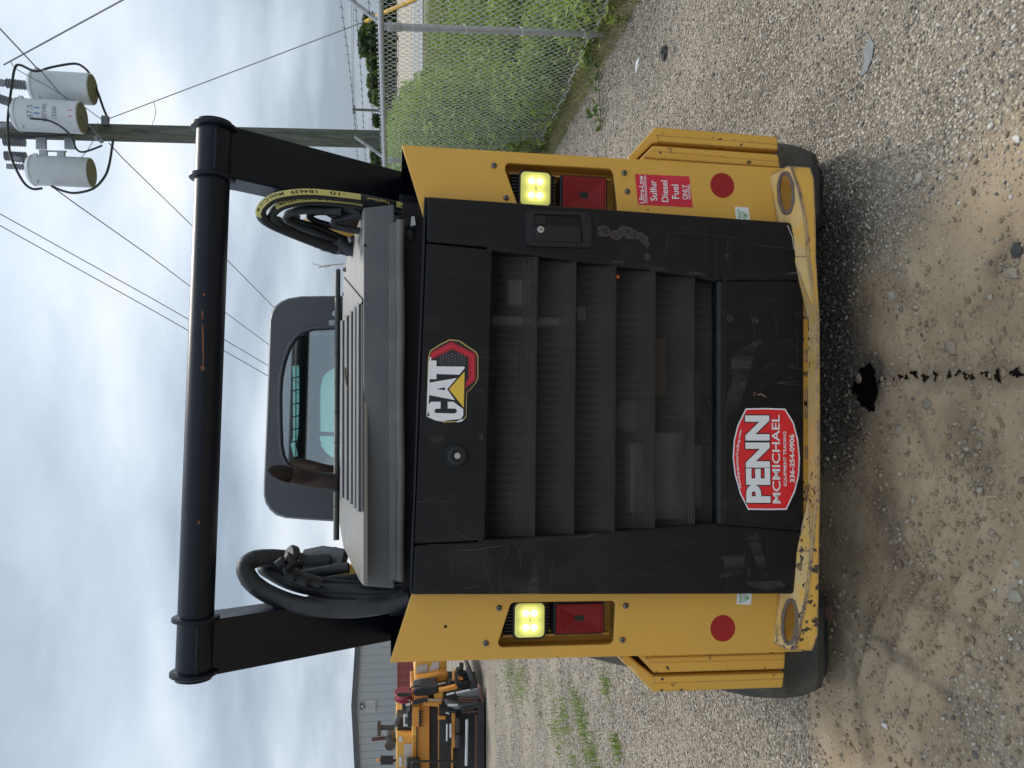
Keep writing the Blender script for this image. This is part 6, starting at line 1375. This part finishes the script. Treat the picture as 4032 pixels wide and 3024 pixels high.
lp_ = build('wall_lamp', MB().box(at(1424, 2782, BY - 0.1), (0.19, 0.14, 0.11)), Mt['blackp'], bl, 0.01); build('lamp_glass', MB().box(at(1425, 2782, BY - 0.18), (0.12, 0.03, 0.06)), flat('lamp_glass', (0.6, 0.62, 0.6), 0.3), lp_)

# ================================================================== asphalt paver
Q_ = (1400, 2600, 0.2556)
pv0 = at(1912, 2900, 9.5); pv = thing('asphalt_paver', 'orange asphalt paver with black screed parked in front of the metal building', 'paver', (pv0.x, 9.5, 0))
OR = paint('orange_paint', (0.66, 0.27, 0.035), 0.45, 0.12, 2, dust=0.3, chips=0.3, chipscale=12, film=0.15, dustc=(0.35, 0.2, 0.08)); YE = paint('faded_yellow_orange', (0.72, 0.38, 0.07), 0.45, 0.1, 2, film=0.1)
BK = paint('greasy_black', (0.018, 0.018, 0.019), 0.6, 0.3, 5, film=0.25, dustc=(0.07, 0.06, 0.05)); GY = paint('worn_grey_steel', (0.13, 0.135, 0.145), 0.55, 0.2, 4, film=0.3, dustc=(0.2, 0.18, 0.15))
WH = flat('white_steel', (0.62, 0.63, 0.62), 0.5); RDm = paint('dull_red_paint', (0.30, 0.04, 0.055), 0.5, 0.1); RS = paint('rusty_steel', (0.12, 0.06, 0.045), 0.8, 0.3, 6); DE = paint('worn_decal', (0.50, 0.49, 0.46), 0.6, 0.25, 14, film=0.5, dustc=(0.22, 0.2, 0.2)); MG = paint('muffler_grey', (0.06, 0.058, 0.056), 0.5, 0.2, 8, film=0.2)
def pp(name, x0, x1, y0, y1, Y0, Y1, mat, bev=0.01, parent=None, pts=None):
    P = [sub(Q_, *p) for p in (pts or [(x0, y0), (x1, y0), (x1, y1), (x0, y1)])]
    return build(name, MB().wpx(P, Y0, Y1), mat, parent or pv, bev)
def ptube(name, a, b, r, mat, parent=None, n=14):
    return build(name, MB().tube([at(*sub(Q_, p[0], p[1]), p[2]) for p in (a, b)], r, n), mat, parent or pv, smooth=40)
EY = 1980                                                            # reaches past the frame
pp('track_skirt', 1290, 1985, 700, EY, 9.75, 11.2, BK)
pp('main_frame', 872, 1140, 690, EY, 9.95, 11.4, OR)
pp('frame_recess', 1138, 1275, 716, EY, 10.02, 11.0, BK)
pp('frame_beam', 1275, 1338, 640, EY, 9.85, 10.0, OR); pp('step_bracket', 1268, 1392, 862, 915, 9.72, 9.84, OR); pp('frame_decal', 1283, 1330, 1005, 1092, 9.835, 9.845, WH, 0)
pp('lower_beam', 1484, 1540, 815, 1350, 9.66, 9.74, OR); pp('lower_beam', 1478, 1506, 1350, EY, 9.66, 9.74, OR)
hb_ = pp('engine_cover', 628, 940, 1166, EY, 10.1, 11.6, YE, 0.02)
pp('cover_decal', 750, 916, 1288, 1475, 10.085, 10.095, DE, 0, hb_); pp('cover_decal', 750, 916, 1486, 1640, 10.085, 10.095, DE, 0, hb_); pp('cover_label', 668, 718, 1180, 1255, 10.085, 10.095, WH, 0, hb_); pp('cover_label', 668, 718, 1485, 1640, 10.085, 10.095, WH, 0, hb_)
pp('walkway_edge', 936, 950, 1030, EY, 9.9, 9.96, BK, 0.004)
pp('console_wall', 640, 880, 1040, 1168, 10.3, 11.0, BK); pp('console_post', 876, 940, 1010, 1165, 9.9, 10.2, YE)
# operator console with its lever bank
cs = pp('operator_console', 872, 985, 720, 1030, 9.85, 10.15, OR, 0.01)
for k_ in range(6): ptube('lever', (1040, 785 + k_ * 45, 9.82), (985, 775 + k_ * 45, 9.80), 0.008, BK, cs, 6)
pp('lever_plate', 978, 1008, 770, 1025, 9.835, 9.85, BK, 0.003, cs); pp('console_top', 800, 876, 800, 1015, 9.9, 10.2, BK); pp('console_label', 736, 800, 832, 1020, 9.93, 9.95, WH, 0.004); pp('console_window', 765, 792, 880, 985, 9.92, 9.929, BK, 0)
# black hopper gear box with yellow hopper beyond
hp = pp('hopper_wing', 0, 0, 0, 0, 10.6, 12.2, YE, 0.02, None, [(930, -200), (905, 290), (1090, 255), (1280, 190), (1395, 180), (1405, 90), (1385, -200)])
pp('hopper_decal', 0, 0, 0, 0, 10.585, 10.595, DE, 0, hp, [(948, 85), (1118, 55), (1098, 185), (935, 200)]); pp('hopper_decal', 0, 0, 0, 0, 10.585, 10.595, WH, 0, hp, [(1195, 25), (1288, 28), (1282, 180), (1100, 232), (1112, 185)])
pp('hopper_side', 0, 0, 0, 0, 10.35, 10.58, OR, 0.04, None, [(905, 292), (1090, 258), (1290, 195), (1400, 190), (1438, 250), (1420, 320), (1270, 360), (1090, 395), (920, 440)])
pp('hopper_label', 0, 0, 0, 0, 10.335, 10.345, DE, 0, None, [(915, 300), (1068, 272), (1088, 378), (925, 400)])
pp('gear_cover', 0, 0, 0, 0, 9.9, 10.3, BK, 0.02, None, [(895, 465), (1000, 430), (1265, 405), (1285, 480), (1190, 545), (905, 560)])
pp('cover_foot', 872, 900, 455, 600, 9.95, 10.3, OR); pp('orange_strut', 0, 0, 0, 0, 9.75, 9.85, OR, 0.01, None, [(1285, 460), (1540, 395), (1580, 425), (1560, 450), (1300, 500)])
pp('pump_block', 1215, 1350, 515, 620, 9.9, 10.2, YE); pp('side_bracket', 0, 0, 0, 0, 9.8, 9.95, OR, 0.01, None, [(1090, 640), (1330, 645), (1330, 690), (1270, 720), (1040, 700)])
ptube('hydraulic_ram', (900, 470, 10.1), (1250, 375, 10.1), 0.035, BK); ptube('ram_rod', (1250, 372, 10.08), (1385, 352, 10.08), 0.018, Mt['steel']); ptube('hydraulic_ram', (880, 650, 9.75), (1110, 600, 9.75), 0.035, BK); ptube('ram_rod', (1110, 602, 9.75), (1330, 618, 9.75), 0.015, Mt['steel'])
ptube('white_rail', (1400, 530, 9.6), (1520, 500, 9.6), 0.013, WH); ptube('white_rail', (1545, 500, 9.6), (1760, 455, 9.6), 0.013, WH)
pp('end_gate', 0, 0, 0, 0, 9.6, 9.68, GY, 0.008, None, [(1560, 540), (1900, 445), (1960, 600), (1930, 640), (1700, 600)]); pp('gate_shoe', 0, 0, 0, 0, 9.5, 9.66, RS, 0.01, None, [(1890, 430), (1930, 410), (1985, 620), (1965, 680), (1935, 640)])
pp('gate_label', 1418, 1572, 675, 708, 9.58, 9.59, WH, 0); pp('screed_plate', 0, 0, 0, 0, 9.6, 9.72, GY, 0.01, None, [(1370, 640), (1420, 640), (1640, 700), (1900, 690), (1930, 730), (1540, 760), (1400, 690)])
for a, b in (((1640, 750, 9.58), (1960, 800, 9.58)), ((1640, 800, 9.58), (1960, 780, 9.58)), ((1580, 585, 9.57), (1930, 590, 9.57)), ((1600, 620, 9.57), (1930, 632, 9.57))): ptube('tie_rod', a, b, 0.014, RS, None, 8)
ptube('bent_arm', (1620, 760, 9.55), (1930, 690, 9.55), 0.03, BK); pp('cross_member', 1285, 1560, 775, 815, 9.6, 9.7, BK)
ptube('white_screed_rod', (1716, 912, 9.55), (1706, 1616, 9.55), 0.024, WH); ptube('pale_rod', (1410, 980, 9.6), (1406, 1240, 9.6), 0.014, WH); ptube('pale_rod', (1464, 980, 9.6), (1464, 1186, 9.6), 0.017, WH); ptube('pale_rod', (1392, 805, 9.6), (1440, 822, 9.6), 0.012, WH)
pp('rust_edge', 1845, 1885, 840, EY, 9.55, 9.74, RS); pp('screed_foot', 1890, 1990, 640, EY, 9.5, 9.9, BK); ptube('motor_tube', (1585, 870, 9.58), (1590, 1110, 9.58), 0.045, BK); ptube('motor_tube', (1590, 1130, 9.56), (1590, 1320, 9.56), 0.06, BK)
# front auger and wheel mass on the right
pp('auger_frame', 0, 0, 0, 0, 10.0, 10.6, GY, 0.02, None, [(1700, 110), (1740, 115), (1830, 300), (1870, 430), (1760, 450), (1750, 330)])
for (x, y, r) in ((1600, 150, 0.10), (1640, 200, 0.12), (1560, 300, 0.13), (1660, 320, 0.16), (1700, 250, 0.10), (1480, 330, 0.10), (1700, 390, 0.12)): ptube('auger_part', (x, y - 30, 10.1), (x, y + 40, 10.1), r * 0.6, BK)
ptube('auger_motor', (1600, 85, 9.95), (1660, 85, 9.95), 0.05, BK); pp('auger_strut', 1500, 1530, 170, 320, 9.95, 10.05, OR); pp('auger_strut', 1590, 1660, 285, 310, 9.95, 10.05, OR); pp('drive_box', 1545, 1755, 340, 430, 9.9, 10.4, BK)
# intake, muffler, stack
ptube('intake_pipe', (385, 1035, 10.5), (600, 1035, 10.5), 0.040, MG); build('intake_cap', MB().lathe(at(*sub(Q_, 385, 1045), 10.5), (0, 0, 1), [(0.06, -0.01), (0.115, 0.0), (0.12, 0.05), (0.08, 0.062)], 24), MG, pv, smooth=35)
build('air_cleaner', MB().tube([at(*sub(Q_, 690, 850), 10.5), at(*sub(Q_, 670, 920), 10.5), at(*sub(Q_, 640, 1000), 10.5)], [0.07, 0.085, 0.07], 20), MG, pv, smooth=45); ptube('intake_elbow', (650, 960, 10.45), (770, 1110, 10.45), 0.045, MG); ptube('hose_end', (720, 1075, 10.42), (810, 1140, 10.42), 0.035, GY)
ptube('muffler', (525, 1125, 10.7), (535, 1310, 10.3), 0.088, MG, None, 24); ptube('muffler_neck', (560, 1240, 10.5), (640, 1235, 10.5), 0.03, MG); ptube('exhaust_pipe', (470, 1195, 10.5), (250, 1218, 10.5), 0.030, RS)
ptube('warning_lamp_mast', (440, 1560, 10.3), (640, 1540, 10.3), 0.02, BK); pp('signal_box', 382, 580, 1508, 1612, 10.2, 10.3, BK, 0.01); pp('amber_lamp', 330, 380, 1538, 1568, 10.22, 10.28, flat('amber_plastic', (0.75, 0.28, 0.03), 0.4), 0.01)
build('hand_rail', MB().tube(smooth_path([at(*sub(Q_, x, y), 9.6) for x, y in ((870, 1720), (872, 1600), (900, 1565), (960, 1555), (1200, 1555), (1560, 1560))], 5), 0.017, 8), BK, pv, smooth=50)
pp('seat', 780, 1000, 1600, EY, 9.7, 9.95, BK, 0.03)
rd = build('reel', MB().lathe(at(*sub(Q_, 745, 480), 9.95), (-1, 0.15, 0), [(0.145, 0), (0.15, 0.012), (0.10, 0.02), (0.10, 0.10), (0.15, 0.11), (0.145, 0.122)], 28), RDm, pv, smooth=35)
pp('reel_strap', 640, 850, 512, 560, 9.80, 9.84, BK, 0.01); ptube('head_lamp', (775, 650, 9.9), (840, 650, 9.9), 0.05, WH); pp('lamp_cluster', 715, 860, 660, 790, 9.92, 10.1, BK, 0.02); ptube('head_lamp', (790, 740, 9.88), (840, 740, 9.88), 0.045, GY)
build('loose_hose', MB().tube(smooth_path([at(*sub(Q_, x, y), 9.9) for x, y in ((830, 465), (860, 420), (930, 395), (1010, 400))], 6), 0.012, 7), BK, pv)
# ================================================================== twigs on the loader
def twig(pts, r, label, fn):
    P = [RM @ fn(*p) + ROOTZ for p in pts]; o = tag(build('twig', MB().tube(smooth_path(P, 4), r, 5), Mt['bark'], None, smooth=60), label, 'twig'); return P
def hql(x, y, l): return hq(x, y) + HN * l
P = twig([(1361, 1040, 0.01), (1345, 1045, 0.03), (1330, 1050, 0.05), (1311, 1057, 0.06)], 0.0022, 'dead twig sticking up at the right corner of the hood', hql)
twig([(1372, 1448, 0.012), (1378, 1500, 0.012), (1383, 1540, 0.010)], 0.003, 'short brown twig lying on the hood slats', hql)
twig([(1340, 1047, 0.036), (1330, 1055, 0.05), (1297, 1043, 0.075)], 0.0016, 'upper fork of the dead twig at the right corner of the hood', hql)
# scrap of plastic caught behind the fence
c_ = gnd(2195, 375); V_ = []; F_ = []
for i in range(9):
    for j in range(7): V_.append((c_.x + 0.25 + (i - 4) * 0.022 + random.uniform(-1, 1) * 0.012, c_.y + (j - 3) * 0.03, 0.03 + abs(random.gauss(0.03, 0.03))))
for i in range(8):
    for j in range(6): a_ = i * 7 + j; F_ += [(a_, a_ + 7, a_ + 8), (a_, a_ + 8, a_ + 1)]
tag(build('plastic_scrap', MB().add(V_, F_), flat('white_plastic_film', (0.62, 0.66, 0.72), 0.35)), 'crumpled scrap of white plastic film behind the fence foot', 'plastic scrap')
